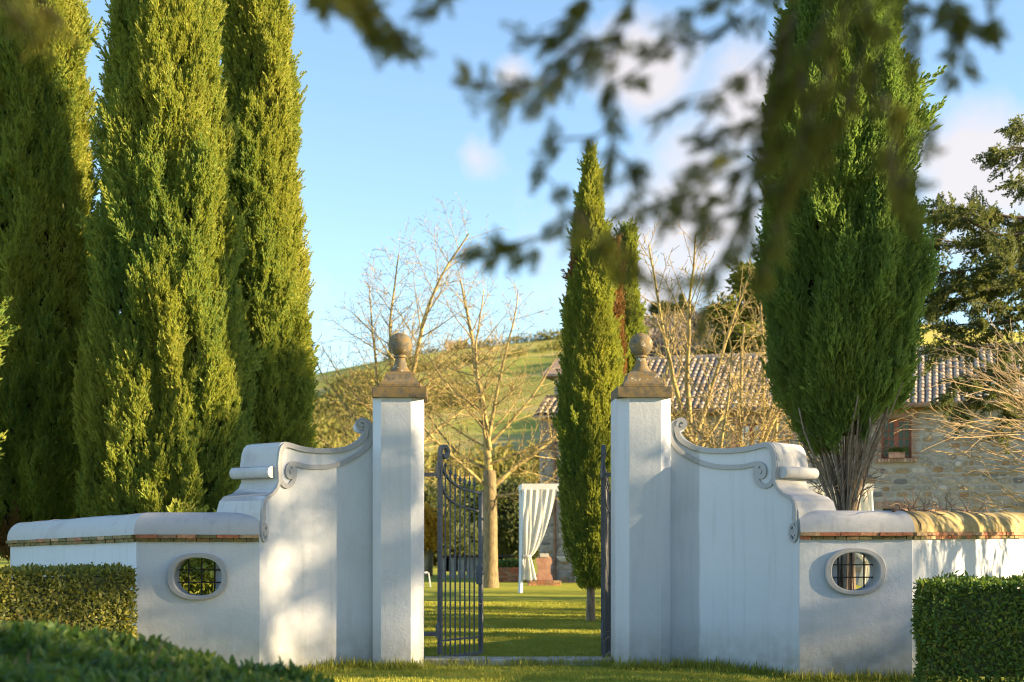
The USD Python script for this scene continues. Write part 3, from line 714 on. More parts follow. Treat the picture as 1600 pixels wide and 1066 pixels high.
PLUMES = [plume(1, w=0.06, nb=26), plume(2, w=0.06, nb=26), plume(3, spread=0.5, w=0.055), plume(4, nb=22, spread=0.75, w=0.065)]
def cypress(label, x, y, prof, n, seed, mat, zbase=0.0, zbot=None, size=(0.34, 0.6), lobes=0.16, lean=0.0, group=None, core=0.66, name='cypress_tree', trunk=0.16, dead=0, lob_k=1.1, tilt=0.38, hem=0.0):
    """prof: (z, radius) up the crown"""
    rng = np.random.default_rng(seed)
    t = thing(name, label, 'tree', (x, y, zbase), group=group)
    prof = np.array(prof, float)
    zs, rs_ = prof[:, 0] - zbase, prof[:, 1]
    cum = np.concatenate([[0], np.cumsum((rs_[1:] + rs_[:-1]) / 2 * np.diff(zs))])
    def sample(n):
        z = np.interp(rng.random(n) * cum[-1], cum, zs)
        a = rng.uniform(0, 2 * math.pi, n)
        return z, a
    def rad(z, a):
        R = np.interp(z, zs, rs_)
        p = np.stack([np.cos(a) * R * lob_k, np.sin(a) * R * lob_k, z * 0.34], -1)
        f1 = meshkit.fbm(p * np.array([2.0, 2.0, 1.5]) + seed, 3, seed)
        f2 = meshkit.noise(np.stack([np.cos(a) * R * 4.0, np.sin(a) * R * 4.0, z * 1.1], -1) + seed, seed + 9)
        return R * (1 + lobes * 2.6 * (f1 - 0.5) + lobes * 1.3 * (f2 - 0.5)), f2
    z, a = sample(n)
    r, f2 = rad(z, a)
    u = 1 - 0.22 * rng.random(n) ** 1.6
    rr = r * u
    pos = np.stack([np.cos(a) * rr + lean * z, np.sin(a) * rr, z], 1)
    out = np.stack([np.cos(a), np.sin(a), 0 * a], 1)
    d = np.array([0, 0, 1.0]) + out * (tilt * rng.uniform(0.3, 1.5, n))[:, None] + rng.normal(size=(n, 3)) * 0.16
    sc = rng.uniform(size[0], size[1], n) * (0.7 + 0.6 * f2)
    if hem:
        zb_ = hem * (0.45 + 0.55 * np.cos(a)) + 0.9 * hem * (meshkit.noise(np.stack([np.cos(a) * 2.2, np.sin(a) * 2.2, 0 * a], -1) + 4, seed) - 0.5)
        kp = (z - zs[0]) > zb_
        z, a, r, f2, pos, out, d, sc, rr = [q[kp] for q in (z, a, r, f2, pos, out, d, sc, rr)]
        n = len(z)
    # long stray plumes that break the outline
    k = rng.random(n) < 0.03
    sc[k] *= 1.35; d[k] += out[k] * 0.25
    pos[:, 2] -= sc * 0.35
    if dead:
        kd = np.zeros(n, bool)
        for _ in range(dead):
            j = rng.integers(n)
            kd |= (np.linalg.norm((pos - pos[j]) * [1, 1, 0.55], axis=1) < 0.2)
        instancer(t, 'dry_sprays', PLUMES[:2], M['cypress_dead'], pos[kd], quats(d[kd], rng), sc[kd] * 1.05, rng.integers(0, 2, kd.sum()), kind='stuff')
        pos, d, sc = pos[~kd], d[~kd], sc[~kd]
    instancer(t, 'crown', PLUMES, mat, pos, quats(d, rng), np.stack([sc * 0.75, sc * 0.75, sc], 1), rng.integers(0, 4, len(pos)), kind='stuff')
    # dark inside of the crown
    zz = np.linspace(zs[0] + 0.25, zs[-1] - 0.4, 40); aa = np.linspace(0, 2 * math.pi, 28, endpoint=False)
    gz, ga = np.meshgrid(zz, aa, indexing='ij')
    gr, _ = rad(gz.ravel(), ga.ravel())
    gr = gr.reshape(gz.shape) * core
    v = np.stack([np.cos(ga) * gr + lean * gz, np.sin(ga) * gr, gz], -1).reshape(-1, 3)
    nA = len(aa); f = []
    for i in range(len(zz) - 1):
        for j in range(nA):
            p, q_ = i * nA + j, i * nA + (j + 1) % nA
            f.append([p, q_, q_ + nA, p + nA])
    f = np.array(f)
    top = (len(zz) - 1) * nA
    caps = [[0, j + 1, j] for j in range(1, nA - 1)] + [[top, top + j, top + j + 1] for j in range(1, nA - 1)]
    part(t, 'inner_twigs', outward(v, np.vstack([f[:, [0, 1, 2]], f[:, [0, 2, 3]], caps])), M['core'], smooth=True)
    if trunk:
        hz = min(zs[0] + 2.0, zs[-1])
        part(t, 'trunk', tubes([(np.array([[0, 0, -0.2], [0, 0, zs[0] * 0.6], [lean * hz, 0, hz]]), np.array([trunk * 1.25, trunk, trunk * 0.8]))], 14), M['bark'], smooth=40)
    return t
def prof_px(d, cx, rows):
    """rows of (row in the photograph, half width in pixels) -> heights and radii at distance d"""
    return sorted([(Z(py, d), hw * d / F) for py, hw in rows])

EV = 'cypresses standing behind the white wall'
cypress('broad sunlit cypress at the front of the left group, behind the scroll wall', X(262, 24.0), 24.0,
        prof_px(24, 262, [(-620, 4), (-520, 14), (-300, 38), (-100, 56), (0, 66), (235, 84), (400, 98), (500, 108), (700, 114), (800, 108), (862, 84)]), 15000, 21, M['cypress'], zbase=0.05, size=(0.22, 0.46), dead=1, lobes=0.25, lob_k=1.6)
cypress('tall cypress right of the broad one, its sunlit edge against the blue sky', X(398, 27.0), 27.0,
        prof_px(27, 398, [(-450, 3), (-300, 14), (-100, 32), (0, 40), (200, 54), (350, 65), (500, 74), (620, 86), (690, 82), (800, 80), (862, 62)]), 11000, 22, M['cypress'], zbase=0.08, size=(0.24, 0.48), lobes=0.25, lob_k=1.6)
cypress('leftmost tall cypress with a brown dry patch and shaded right side', X(52, 26.5), 26.5,
        prof_px(26.5, 52, [(-420, 4), (-300, 18), (-100, 42), (0, 52), (100, 62), (200, 72), (400, 90), (600, 106), (780, 106), (868, 80)]), 12500, 23, M['cypress'], zbase=0.08, size=(0.26, 0.52), lobes=0.27, lob_k=1.5, dead=4)
cypress('small cypress tip lit at the left edge of the picture', X(-108, 22.5), 22.5,
        prof_px(22.5, -108, [(330, 3), (380, 34), (450, 72), (520, 80), (600, 74), (700, 72), (850, 60)]), 2600, 24, M['cypress'], zbase=0.03, size=(0.34, 0.6))
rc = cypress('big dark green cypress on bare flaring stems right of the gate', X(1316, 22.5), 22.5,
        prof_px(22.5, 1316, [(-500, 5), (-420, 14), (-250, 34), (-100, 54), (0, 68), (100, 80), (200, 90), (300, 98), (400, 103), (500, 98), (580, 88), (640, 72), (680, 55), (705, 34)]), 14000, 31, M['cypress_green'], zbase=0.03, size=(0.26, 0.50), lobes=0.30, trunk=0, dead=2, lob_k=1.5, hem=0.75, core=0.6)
rg = np.random.default_rng(77)
for k in range(48):
    a = rg.uniform(0, 2 * math.pi); q = rg.uniform(0.15, 1.0) ** 0.7
    b0 = np.array([math.cos(a) * 0.12 * q + 0.03, math.sin(a) * 0.12 * q, -0.1])
    top = np.array([math.cos(a) * 0.95 * q + 0.05, math.sin(a) * 0.95 * q, rg.uniform(3.3, 4.4)])
    m = np.array([b0[0] * 1.25 + 0.02, b0[1] * 1.25, rg.uniform(1.7, 2.2)])
    pts = spline([b0, (b0 + m) / 2 + rg.normal(size=3) * 0.02, m, (m * 0.55 + top * 0.45) + rg.normal(size=3) * 0.05, top], 12)
    r0 = rg.uniform(0.015, 0.04) if k > 8 else rg.uniform(0.045, 0.07)
    part(rc, 'stem', tubes([(pts, np.linspace(r0, 0.012, 12))], 8), M['bark'], smooth=40)
tw_ = []
for k in range(150):
    a = rg.uniform(0, 2 * math.pi); q = rg.uniform(0.25, 1.0); z0_ = rg.uniform(2.1, 3.4)
    b0 = np.array([math.cos(a) * (0.2 + 0.33 * (z0_ - 1.7) * q), math.sin(a) * (0.2 + 0.33 * (z0_ - 1.7) * q), z0_])
    dd_ = np.array([math.cos(a) * 0.7, math.sin(a) * 0.7, rg.uniform(0.1, 1.0)]) + rg.normal(size=3) * 0.35
    L_ = rg.uniform(0.2, 0.55)
    tw_.append((np.array([b0, b0 + dd_ * L_ * 0.5 + rg.normal(size=3) * 0.03, b0 + dd_ * L_ + rg.normal(size=3) * 0.05]), np.array([0.008, 0.006, 0.003])))
part(rc, 'dead_twigs', tubes(tw_, 4), M['bark'], kind='stuff')
cypress('slim cypress seen through the gate beside the right gate leaf', X(923, 26.6), 26.6,
        prof_px(26.6, 923, [(236, 1.0), (262, 4), (300, 11), (400, 23), (500, 32), (600, 39), (700, 42), (800, 40), (860, 32), (915, 14)]), 7000, 41, M['cypress'], zbase=0.08, size=(0.20, 0.40), lobes=0.10, trunk=0.075, core=0.6, dead=1, tilt=0.22)
cypress('thin cypress spire behind the right pillar ball, right of the brown one', X(981, 28.3), 28.3,
        prof_px(28.3, 981, [(358, 1), (400, 6), (470, 13), (560, 16), (700, 18), (880, 12)]), 2600, 42, M['cypress'], zbase=0.10, size=(0.2, 0.38), lobes=0.1, trunk=0.06, core=0.55)
cypress('dead brown cypress spire between two green ones', X(960, 27.6), 27.6,
        prof_px(27.6, 960, [(372, 1), (410, 4), (500, 8), (600, 11), (800, 10), (900, 7)]), 1500, 43, M['cypress_dead'], zbase=0.10, size=(0.2, 0.36), lobes=0.1, trunk=0.05, core=0.4)

# ------------------------------------------------------------------ hedges and leaves
def leaves(pts, nrm, rng, size, spread=0.9, up=0.3):
    """broad pointed leaves as one mesh with a tint per leaf"""
    n = len(pts)
    d = nrm * 0.6 + rng.normal(size=(n, 3)) * spread
    d[:, 2] += up
    d /= np.linalg.norm(d, axis=1, keepdims=True)
    q = nrm + rng.normal(size=(n, 3)) * 0.5
    s = np.cross(d, q); s /= np.linalg.norm(s, axis=1, keepdims=True) + 1e-9
    u = np.cross(s, d)
    L = rng.uniform(size * 0.65, size * 1.25, n)[:, None]; W = L * rng.uniform(0.36, 0.5, n)[:, None]
    v = np.stack([pts, pts + d * L * 0.35 + s * W * 0.5 + u * L * 0.07, pts + d * L * 0.7 + s * W * 0.36 + u * L * 0.04, pts + d * L - u * L * 0.08,
                  pts + d * L * 0.7 - s * W * 0.36 + u * L * 0.04, pts + d * L * 0.35 - s * W * 0.5 + u * L * 0.07], 1).reshape(-1, 3)
    i = np.arange(n)[:, None] * 6
    f = np.vstack([i + [0, 1, 5], i + [1, 2, 5], i + [2, 4, 5], i + [2, 3, 4]])
    return v, f, np.repeat(rng.random(n), 6)
def hedge(label, origin, ang, L, D, H0, H1, n, seed, mat, size=0.055, cat_='hedge', bottom=0.02, rough=0.035):
    """clipped hedge: runs L along its own x, D deep, H0..H1 tall"""
    rng = np.random.default_rng(seed)
    t = thing('clipped_hedge', label, cat_, origin, ang)
    A = np.array([L * (H0 + H1) / 2, L * D, D * H0, D * H1, L * (H0 + H1) / 2 * 0.35])
    face = rng.choice(5, n, p=A / A.sum())
    u, v = rng.random(n), rng.random(n)
    H = H0 + (H1 - H0) * u
    pts = np.zeros((n, 3)); nr = np.zeros((n, 3))
    for k, (nx, ny, nz) in enumerate([(0, -1, 0), (0, 0, 1), (-1, 0, 0), (1, 0, 0), (0, 1, 0)]):
        s = face == k
        nr[s] = (nx, ny, nz)
        if k in (0, 4): pts[s] = np.stack([u[s] * L, np.full(s.sum(), 0.0 if k == 0 else D), bottom + v[s] * (H[s] - bottom)], 1)
        elif k == 1: pts[s] = np.stack([u[s] * L, v[s] * D, H[s]], 1)
        else: pts[s] = np.stack([np.full(s.sum(), 0.0 if k == 2 else L), u[s] * D, bottom + v[s] * ((H0 if k == 2 else H1) - bottom)], 1)
    bump = (meshkit.fbm(pts * 2.6 + seed, 3, seed) - 0.5) * 0.16
    pts += nr * bump[:, None] - nr * (np.abs(rng.normal(size=n)) * rough)[:, None]
    stray = rng.random(n) < 0.012
    pts[stray] += nr[stray] * 0.05
    v_, f_, tint = leaves(pts, nr, rng, size)
    part(t, 'leaves', (v_, f_), mat, tint=tint)
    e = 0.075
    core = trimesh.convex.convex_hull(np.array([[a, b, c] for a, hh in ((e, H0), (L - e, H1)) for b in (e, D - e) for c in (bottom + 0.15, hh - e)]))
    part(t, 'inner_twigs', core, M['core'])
    k = max(3, int(L / 0.45))
    for i in range(k):
        xx = (i + 0.5 + rng.uniform(-0.2, 0.2)) * L / k
        part(t, 'stem', tubes([(np.array([[xx, D / 2, -0.15], [xx + 0.02, D / 2 + 0.03, 0.2], [xx, D / 2, 0.5]]), np.array([0.04, 0.032, 0.025]))], 7), M['darkbark'])
    return t
def hedge_line(p0, p1):
    d = np.array(p1) - np.array(p0)
    return float(np.linalg.norm(d)), math.degrees(math.atan2(d[1], d[0]))
pA, pB = (X(-60, 15.6), 15.6), (X(213, 16.7), 16.7)
L, a = hedge_line(pA, pB)
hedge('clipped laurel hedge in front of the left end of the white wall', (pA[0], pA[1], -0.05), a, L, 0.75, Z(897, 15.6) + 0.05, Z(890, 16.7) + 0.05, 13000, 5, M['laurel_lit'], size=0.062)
pA = (X(1438, 15.6), 15.6)
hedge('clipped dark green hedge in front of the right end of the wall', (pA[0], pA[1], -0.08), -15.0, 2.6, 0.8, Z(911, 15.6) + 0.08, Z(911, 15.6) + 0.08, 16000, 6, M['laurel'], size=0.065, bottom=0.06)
# foreground hedge with a top that falls away to the right
rng = np.random.default_rng(8)
t = thing('foreground_hedge', 'blurred dark leafy hedge along the lower left corner of the picture', 'hedge', (-2.5, 7.6, 0))
n = 26000
u, w = rng.random(n), rng.random(n)
xs = -4.2 + u * 3.9
dd = 6.0 + w * 2.9
px_at = CX + F * xs / 8.9
top = np.interp(px_at, [-500, 0, 110, 215, 330, 420, 520, 600], [1.10, 1.06, 1.02, 0.955, 0.865, 0.80, 0.72, 0.45])
edge = np.minimum(1, (dd - 6.0) / 0.35) * np.minimum(1, (8.95 - dd) / 0.3)
zt = top - 0.25 * (1 - np.clip(edge, 0, 1)) ** 2 + (meshkit.fbm(np.stack([xs * 2.2, dd * 2.2, 0 * xs], -1), 3, 4) - 0.5) * 0.16
pts = np.stack([xs + 2.5, dd - 7.6, zt - np.abs(rng.normal(size=n)) * 0.05], 1)
side = rng.random(n) < 0.22
pts[side, 1] = np.where(rng.random(side.sum()) < 0.5, 6.0, 8.95) - 7.6 + rng.normal(size=side.sum()) * 0.04
pts[side, 2] = rng.random(side.sum()) * (zt[side] - 0.1)
nr = np.tile([0, 0, 1.0], (n, 1)); nr[side] = [0, -1, 0]
v_, f_, tint = leaves(pts, nr, rng, 0.075, spread=0.7, up=0.25)
part(t, 'leaves', (v_, f_), M['laurel'], tint=tint)
sh_ = []
for k in range(46):
    i_ = rng.integers(n)
    b0 = pts[i_] * [1, 1, 1]
    if side[i_]: continue
    d_ = np.array([rng.normal() * 0.35, rng.normal() * 0.35, 1.0]); L_ = rng.uniform(0.06, 0.17)
    sh_.append((np.array([b0 - d_ * 0.08, b0 + d_ * L_ * 0.6, b0 + d_ * L_ + rng.normal(size=3) * 0.015]), np.array([0.005, 0.004, 0.0025])))
part(t, 'shoots', tubes(sh_, 5), M['redtwig'], kind='stuff')
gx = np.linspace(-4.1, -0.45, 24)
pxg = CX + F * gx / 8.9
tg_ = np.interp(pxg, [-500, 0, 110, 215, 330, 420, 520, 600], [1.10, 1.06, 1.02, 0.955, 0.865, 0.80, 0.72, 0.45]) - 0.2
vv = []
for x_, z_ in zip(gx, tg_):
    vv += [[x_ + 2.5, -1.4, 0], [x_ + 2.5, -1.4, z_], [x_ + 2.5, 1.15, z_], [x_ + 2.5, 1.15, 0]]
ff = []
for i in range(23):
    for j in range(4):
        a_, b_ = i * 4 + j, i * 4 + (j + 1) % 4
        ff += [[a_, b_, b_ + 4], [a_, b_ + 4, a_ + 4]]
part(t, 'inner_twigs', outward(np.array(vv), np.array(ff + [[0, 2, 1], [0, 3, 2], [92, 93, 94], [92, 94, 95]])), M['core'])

# ------------------------------------------------------------------ grass blades
def grass_patch(seed, n, h, half=0.25):
    rng = np.random.default_rng(seed)
    b = np.stack([rng.uniform(-half, half, n), rng.uniform(-half, half, n), np.full(n, -0.005)], 1)
    d = np.stack([rng.normal(size=n) * 0.45, rng.normal(size=n) * 0.45, np.ones(n)], 1)
    return kites(b, d, h * rng.uniform(0.5, 1.3, n), 0.008 * rng.uniform(0.7, 1.4, n), rng, 0.1)
GP = [grass_patch(s, 330, 0.05) for s in (1, 2, 3)]
rng = np.random.default_rng(12)
cells = []
for yy in np.arange(15.2, 33, 0.47):
    half_w = yy * 0.5
    for xx in np.arange(-0.31 * yy - 0.5, 0.41 * yy + 0.5, 0.47):
        if yy > 18.4 and not (-2.2 < xx - 0.02 * yy < 3.4 + 0.03 * yy): continue
        if yy < 18.2 and (xx < -3.4 or xx > 6): continue
        if -0.35 < xx < 2.3 and 18.1 < yy < 19.05: continue
        cells.append((xx + rng.uniform(-0.1, 0.1), yy + rng.uniform(-0.1, 0.1)))
cells = np.array(cells)
cz = ground_z(cells[:, 0], cells[:, 1])
ang = rng.uniform(0, 2 * math.pi, len(cells))
q = np.stack([0 * ang, 0 * ang, np.sin(ang / 2), np.cos(ang / 2)], 1)
sc = np.stack([np.ones(len(cells)), np.ones(len(cells)), rng.uniform(0.7, 1.3, len(cells)) * np.where(cells[:, 1] < 18.3, 1.15, 0.8)], 1)
gr = thing('grass', 'short mown grass of the lawn in front of and behind the gate', 'grass', kind='stuff')
instancer(gr, 'blades', GP, M['grass'], np.stack([cells[:, 0], cells[:, 1], cz], 1), q, sc, rng.integers(0, 3, len(cells)), kind='stuff')
# taller weeds along the foot of the walls
TW = [grass_patch(s, 26, 0.13, 0.13) for s in (7, 8)]
pp = []
for px_ in np.arange(400, 1432, 3.2):
    if 660 < px_ < 962:
        if rng.random() < 0.6: continue
        yy = 18.40
    elif px_ < 583: yy = np.interp(px_, [400, 430, 500, 583], [17.40, 17.75, 18.2, 18.28])
    elif px_ > 1046: yy = np.interp(px_, [1046, 1130, 1200, 1250, 1432], [18.28, 18.2, 17.9, 17.45, 17.42])
    else: yy = 18.08
    yy -= rng.uniform(0.0, 0.08)
    pp.append((X(px_ + rng.uniform(-3, 3), yy), yy))
pp = np.array(pp)
a_ = rng.uniform(0, 6.28, len(pp))
wd = thing('wall_weeds', 'ragged tufts of longer grass along the foot of the white wall', 'grass', kind='stuff')
instancer(wd, 'blades', TW, M['grass'], np.stack([pp[:, 0], pp[:, 1], ground_z(pp[:, 0], pp[:, 1])], 1), np.stack([0 * a_, 0 * a_, np.sin(a_ / 2), np.cos(a_ / 2)], 1), rng.uniform(0.4, 1.25, len(pp)), rng.integers(0, 2, len(pp)), kind='stuff')
# ------------------------------------------------------------------ bare trees
def shoots(rng, p, d, L, r, level, spec, out, wander=0.10, tip=0.22):
    """one shoot and its side shoots; out[level] collects (points, radii)"""
    n = max(5, int(L / spec['seg'][level]) + 2)
    step = L / (n - 1)
    pts, q, dr = [p], p, d / np.linalg.norm(d)
    for i in range(n - 1):
        dr = dr + rng.normal(size=3) * wander * math.sqrt(step) + np.array([0, 0, spec['up'][level] * step])
        dr /= np.linalg.norm(dr)
        q = q + dr * step
        pts.append(q)
    pts = np.array(pts)
    out[level].append((pts, np.maximum(np.linspace(r, r * tip, n), spec['rmin'])))
    if level + 1 >= len(out): return
    k = rng.poisson(L * spec['dens'][level]) if level else int(L * spec['dens'][0])
    az = rng.uniform(0, 6.28)
    for j in range(k):
        t = spec['t0'][level] + (1 - spec['t0'][level]) * (j + rng.random()) / max(k, 1)
        i = min(int(t * (n - 1)), n - 2)
        b = pts[i] + (pts[i + 1] - pts[i]) * (t * (n - 1) - i)
        dd = pts[i + 1] - pts[i]; dd /= np.linalg.norm(dd)
        az += 2.4 + rng.normal() * 0.5
        ref = np.cross(dd, [0.3, 0.2, 0.9]); ref /= np.linalg.norm(ref) + 1e-9
        o = ref * math.cos(az) + np.cross(dd, ref) * math.sin(az)
        an = math.radians(rng.normal(spec['ang'][level], 9))
        Lc = L * spec['ratio'][level] * (1 - spec['taper'][level] * t) * rng.uniform(0.65, 1.2)
        rc_ = max(min(r * (1 - (1 - tip) * t) * 0.45, 0.0105 * Lc ** 1.1 + 0.002), spec['rmin'])
        shoots(rng, b, dd * math.cos(an) + o * math.sin(an), Lc, rc_, level + 1, spec, out, wander, tip)
def bare_tree(name, label, x, y, leaders, spec, seed, mat, twigmat=None, group=None, z0=None, trunk=None):
    """leaders: list of (start (x,z) relative, direction, length, radius); trunk: (height, r0, r1)"""
    rng = np.random.default_rng(seed)
    zb = float(ground_z(x, y)) if z0 is None else z0
    t = thing(name, label, 'tree', (x, y, zb), group=group)
    if trunk:
        h, r0, r1 = trunk
        zz = np.linspace(-0.3, h, 10)
        part(t, 'trunk', tubes([(np.stack([0.03 * np.sin(zz), 0.02 * np.cos(zz * 1.3), zz], 1), r1 + (r0 - r1) * np.exp(-np.maximum(zz, 0) * 2.2) + (r0 - r1) * 0.3 * (1 - zz / h))], 14), M['greybark'] if name == 'bare_tree' else mat, smooth=True)
    nl = len(spec['ang']) + 1
    out = [[] for _ in range(nl)]
    for (px_, pz_), dr, L, r in leaders:
        shoots(rng, np.array([px_, rng.uniform(-0.03, 0.03), pz_]), np.array(dr, float), L, r, 0, spec, out)
    for p, r in out[0]:
        part(t, 'limb', tubes([(p, r)], 9), mat, smooth=True)
    big = sorted(out[1], key=lambda c: -c[1][0])[:40]
    ids = {id(c[0]) for c in big}
    for p, r in big:
        part(t, 'branch', tubes([(p, r)], 6), mat, smooth=True)
    rest = [c for c in out[1] if id(c[0]) not in ids] + (out[2] if nl > 2 else [])
    if rest: part(t, 'boughs', tubes(rest, 4), mat, kind='stuff', smooth=True)
    if nl > 3 and out[3]: part(t, 'twigs', tubes(out[3], 3), twigmat or mat, kind='stuff')
    return t
LIME = dict(seg=[0.4, 0.35, 0.3, 0.25], up=[0.05, 0.10, 0.10, 0.10], dens=[4.6, 4.6, 5.6], t0=[0.12, 0.12, 0.1], ang=[52, 46, 46], ratio=[0.44, 0.44, 0.46], taper=[0.6, 0.5, 0.4], rmin=0.0052)
d = 43.0
bare_tree('bare_tree', 'straight bare tree seen through the gate beside the open left leaf', X(765, d), d,
          [((0, 3.2), (0.03, 0, 1), 6.3, 0.12), ((0.02, 4.0), (-0.14, 0.05, 1), 4.8, 0.065), ((-0.03, 4.3), (0.16, -0.1, 1), 4.4, 0.06), ((0.05, 2.9), (0.75, 0.1, 0.75), 4.2, 0.075), ((-0.05, 2.9), (-0.75, -0.2, 0.6), 4.0, 0.06), ((0.0, 4.2), (0.7, 0.1, 0.7), 3.6, 0.05), ((0.0, 4.4), (-0.65, 0.1, 0.75), 3.4, 0.05), ((0.02, 3.4), (-0.95, 0.2, 0.35), 3.2, 0.05), ((0.02, 3.6), (0.95, 0.1, 0.4), 3.4, 0.05),
           ((0, 2.6), (0.9, -0.3, 0.25), 2.9, 0.05), ((0, 2.7), (-0.85, 0.3, 0.25), 2.6, 0.045)], LIME, 101, M['lichenbark'], M['lichenbark'], trunk=(3.4, 0.27, 0.185), group=None)
d = 45.5
bare_tree('bare_tree', 'bare tree with several upright leaders behind the left pillar ball', X(618, d), d,
          [((0, 4.2), (0.05, 0, 1), 7.0, 0.10), ((0, 4.0), (-0.13, 0, 1), 6.2, 0.085), ((0.0, 4.0), (-0.30, 0.1, 1), 5.4, 0.075), ((0, 3.6), (-0.85, 0.1, 0.7), 4.6, 0.065), ((0, 3.6), (0.8, 0, 0.65), 4.6, 0.07), ((0, 4.6), (-0.75, 0, 0.75), 3.6, 0.05), ((0, 4.6), (0.6, 0, 0.8), 3.6, 0.05), ((0, 3.4), (-0.95, -0.2, 0.3), 3.4, 0.05), ((0, 3.2), (0.95, -0.1, 0.3), 3.0, 0.05)],
          LIME, 102, M['lichenbark'], M['lichenbark'], trunk=(4.4, 0.32, 0.22))
d = 36.0
YT = dict(LIME, dens=[3.2, 3.6, 4.0], ang=[38, 42, 45], ratio=[0.44, 0.44, 0.5], rmin=0.0065, t0=[0.3, 0.2, 0.1])
bare_tree('bare_tree', 'yellowish bare tree forking low behind the right pillar', X(1078, d), d,
          [((0, 3.7), (-0.20, 0, 1), 4.9, 0.075), ((0, 3.6), (0.02, 0, 1), 5.1, 0.08), ((0.05, 3.6), (0.28, 0.1, 1), 4.6, 0.07), ((0, 3.4), (-0.55, 0.1, 0.9), 2.9, 0.05), ((0.02, 3.3), (0.8, 0.1, 0.8), 2.8, 0.055)],
          YT, 103, M['lichenbark'], M['lichenbark'], trunk=(3.8, 0.18, 0.11))
d = 37.5
bare_tree('bare_tree', 'slender yellow bare stem rising beside the right pillar ball', X(1024, d), d,
          [((0, 3.2), (0.02, 0, 1), 4.2, 0.06), ((0, 3.6), (-0.25, 0, 1), 3.2, 0.045), ((0, 3.8), (0.35, 0, 0.9), 2.6, 0.05)], YT, 104, M['lichenbark'], M['lichenbark'], trunk=(3.3, 0.14, 0.09))
TG = dict(LIME, dens=[3.6, 4.0, 4.0], ang=[52, 58, 60], ratio=[0.5, 0.5, 0.5], up=[0.0, 0.0, 0.0, 0.05], rmin=0.007, t0=[0.2, 0.1, 0.1])
d = 34.0
bare_tree('bare_tree', 'tangled twiggy bare tree in front of the tiled roof left of the big cypress', X(1160, d), d,
          [((0, 2.2), (-0.1, 0, 1), 4.2, 0.07), ((0, 2.2), (0.25, 0, 1), 4.0, 0.07), ((0, 2.4), (-0.75, 0, 0.7), 3.2, 0.05), ((0, 2.4), (0.8, 0.1, 0.7), 2.8, 0.05), ((0, 2.5), (0.35, -0.3, 0.9), 3.8, 0.055), ((0, 2.5), (-0.4, 0.3, 0.9), 3.8, 0.05)], TG, 105, M['lichenbark'], M['twig'], trunk=(2.4, 0.2, 0.14))
d = 33.0
bare_tree('bare_tree', 'low tangled bare tree just right of the right pillar in front of the roof', X(1102, d), d,
          [((0, 1.8), (-0.35, 0, 1), 3.6, 0.06), ((0, 1.8), (0.15, 0, 1), 3.9, 0.06), ((0, 2.0), (0.65, 0.2, 0.8), 3.0, 0.05), ((0, 2.0), (-0.75, -0.1, 0.6), 2.8, 0.045)], TG, 108, M['lichenbark'], M['lichenbark'], trunk=(2.1, 0.15, 0.1))
d = 38.0
bare_tree('bare_tree', 'golden bare tree partly hidden by the left edge of the big cypress', X(1205, d), d,
          [((0, 3.0), (-0.2, 0, 1), 5.0, 0.08), ((0, 3.0), (0.15, 0, 1), 4.8, 0.07), ((0, 3.0), (-0.7, 0.2, 0.8), 3.6, 0.055), ((0, 3.2), (-0.9, -0.1, 0.5), 3.0, 0.05)], TG, 109, M['lichenbark'], M['lichenbark'], trunk=(3.2, 0.2, 0.13))
d = 27.0
SH = dict(LIME, dens=[1.3, 2.0], ang=[32, 45], ratio=[0.4, 0.4], up=[0.03, 0.02, 0.02], rmin=0.005, t0=[0.3, 0.2], taper=[0.5, 0.4], seg=[0.3, 0.25, 0.2])
rng = np.random.default_rng(9)
bare_tree('bare_shrub', 'dark leafless shrub rising just above the right scroll wall', X(1150, d), d,
          [((rng.uniform(-0.6, 0.6), 0.0), (rng.uniform(-0.32, 0.32), rng.uniform(-0.2, 0.2), 1), rng.uniform(2.4, 3.7), 0.022) for _ in range(26)], SH, 106, M['redtwig'], M['redtwig'])
d = 25.5
ARCH = dict(LIME, dens=[2.2, 2.4], ang=[26, 30], ratio=[0.34, 0.4], up=[-0.05, -0.03, 0.0], rmin=0.0048, t0=[0.25, 0.2], taper=[0.4, 0.4], seg=[0.3, 0.25, 0.2])
bare_tree('bare_shrub', 'pale arching leafless shrub reaching in from the right edge over the roof', X(1690, d), d,
          [((rng.uniform(-0.3, 0.4), rng.uniform(1.2, 3.8)), (rng.uniform(-1.3, -0.5), rng.uniform(-0.3, 0.3), rng.uniform(-0.05, 1.0)), rng.uniform(2.0, 3.0), 0.018) for _ in range(46)], ARCH, 107, M['twig'], M['twig'], trunk=(3.9, 0.10, 0.05))

# ------------------------------------------------------------------ stone farmhouse
H0 = np.array([X(843, 50.6), 50.6]); H1 = np.array([X(1700, 45.2), 45.2])
hd = (H1 - H0) / np.linalg.norm(H1 - H0)
HL = float(np.linalg.norm(H1 - H0)); HROT = math.degrees(math.atan2(hd[1], hd[0]))
HB = 0.12
def house_uz(px, py):
    """a pixel of the facade -> (along, height above the house's base)"""
    ax = (px - CX) / F
    k = (H0[0] * hd[1] - H0[1] * hd[0]) / (ax * hd[1] - hd[0])
    u = (np.array([ax * k, k]) - H0) @ hd
    return float(u), EYE + (HY - py) / F * k - HB
house = thing('stone_farmhouse', 'old stone farmhouse with barrel tiled roof and red framed windows behind the cypress', 'house', (H0[0], H0[1], HB), HROT)
EAVE = 5.72
US = house_uz(962, 700)[0]        # where the taller left block ends
def hmat(i, c):
    return surf(f'field_stone_{i}', [(0.3, tuple(x * 0.7 for x in c)), (0.6, c), (0.8, tuple(min(1, x * 1.2) for x in c))], scale=4.5, bump=0.5, bscale=16, bdist=0.05)
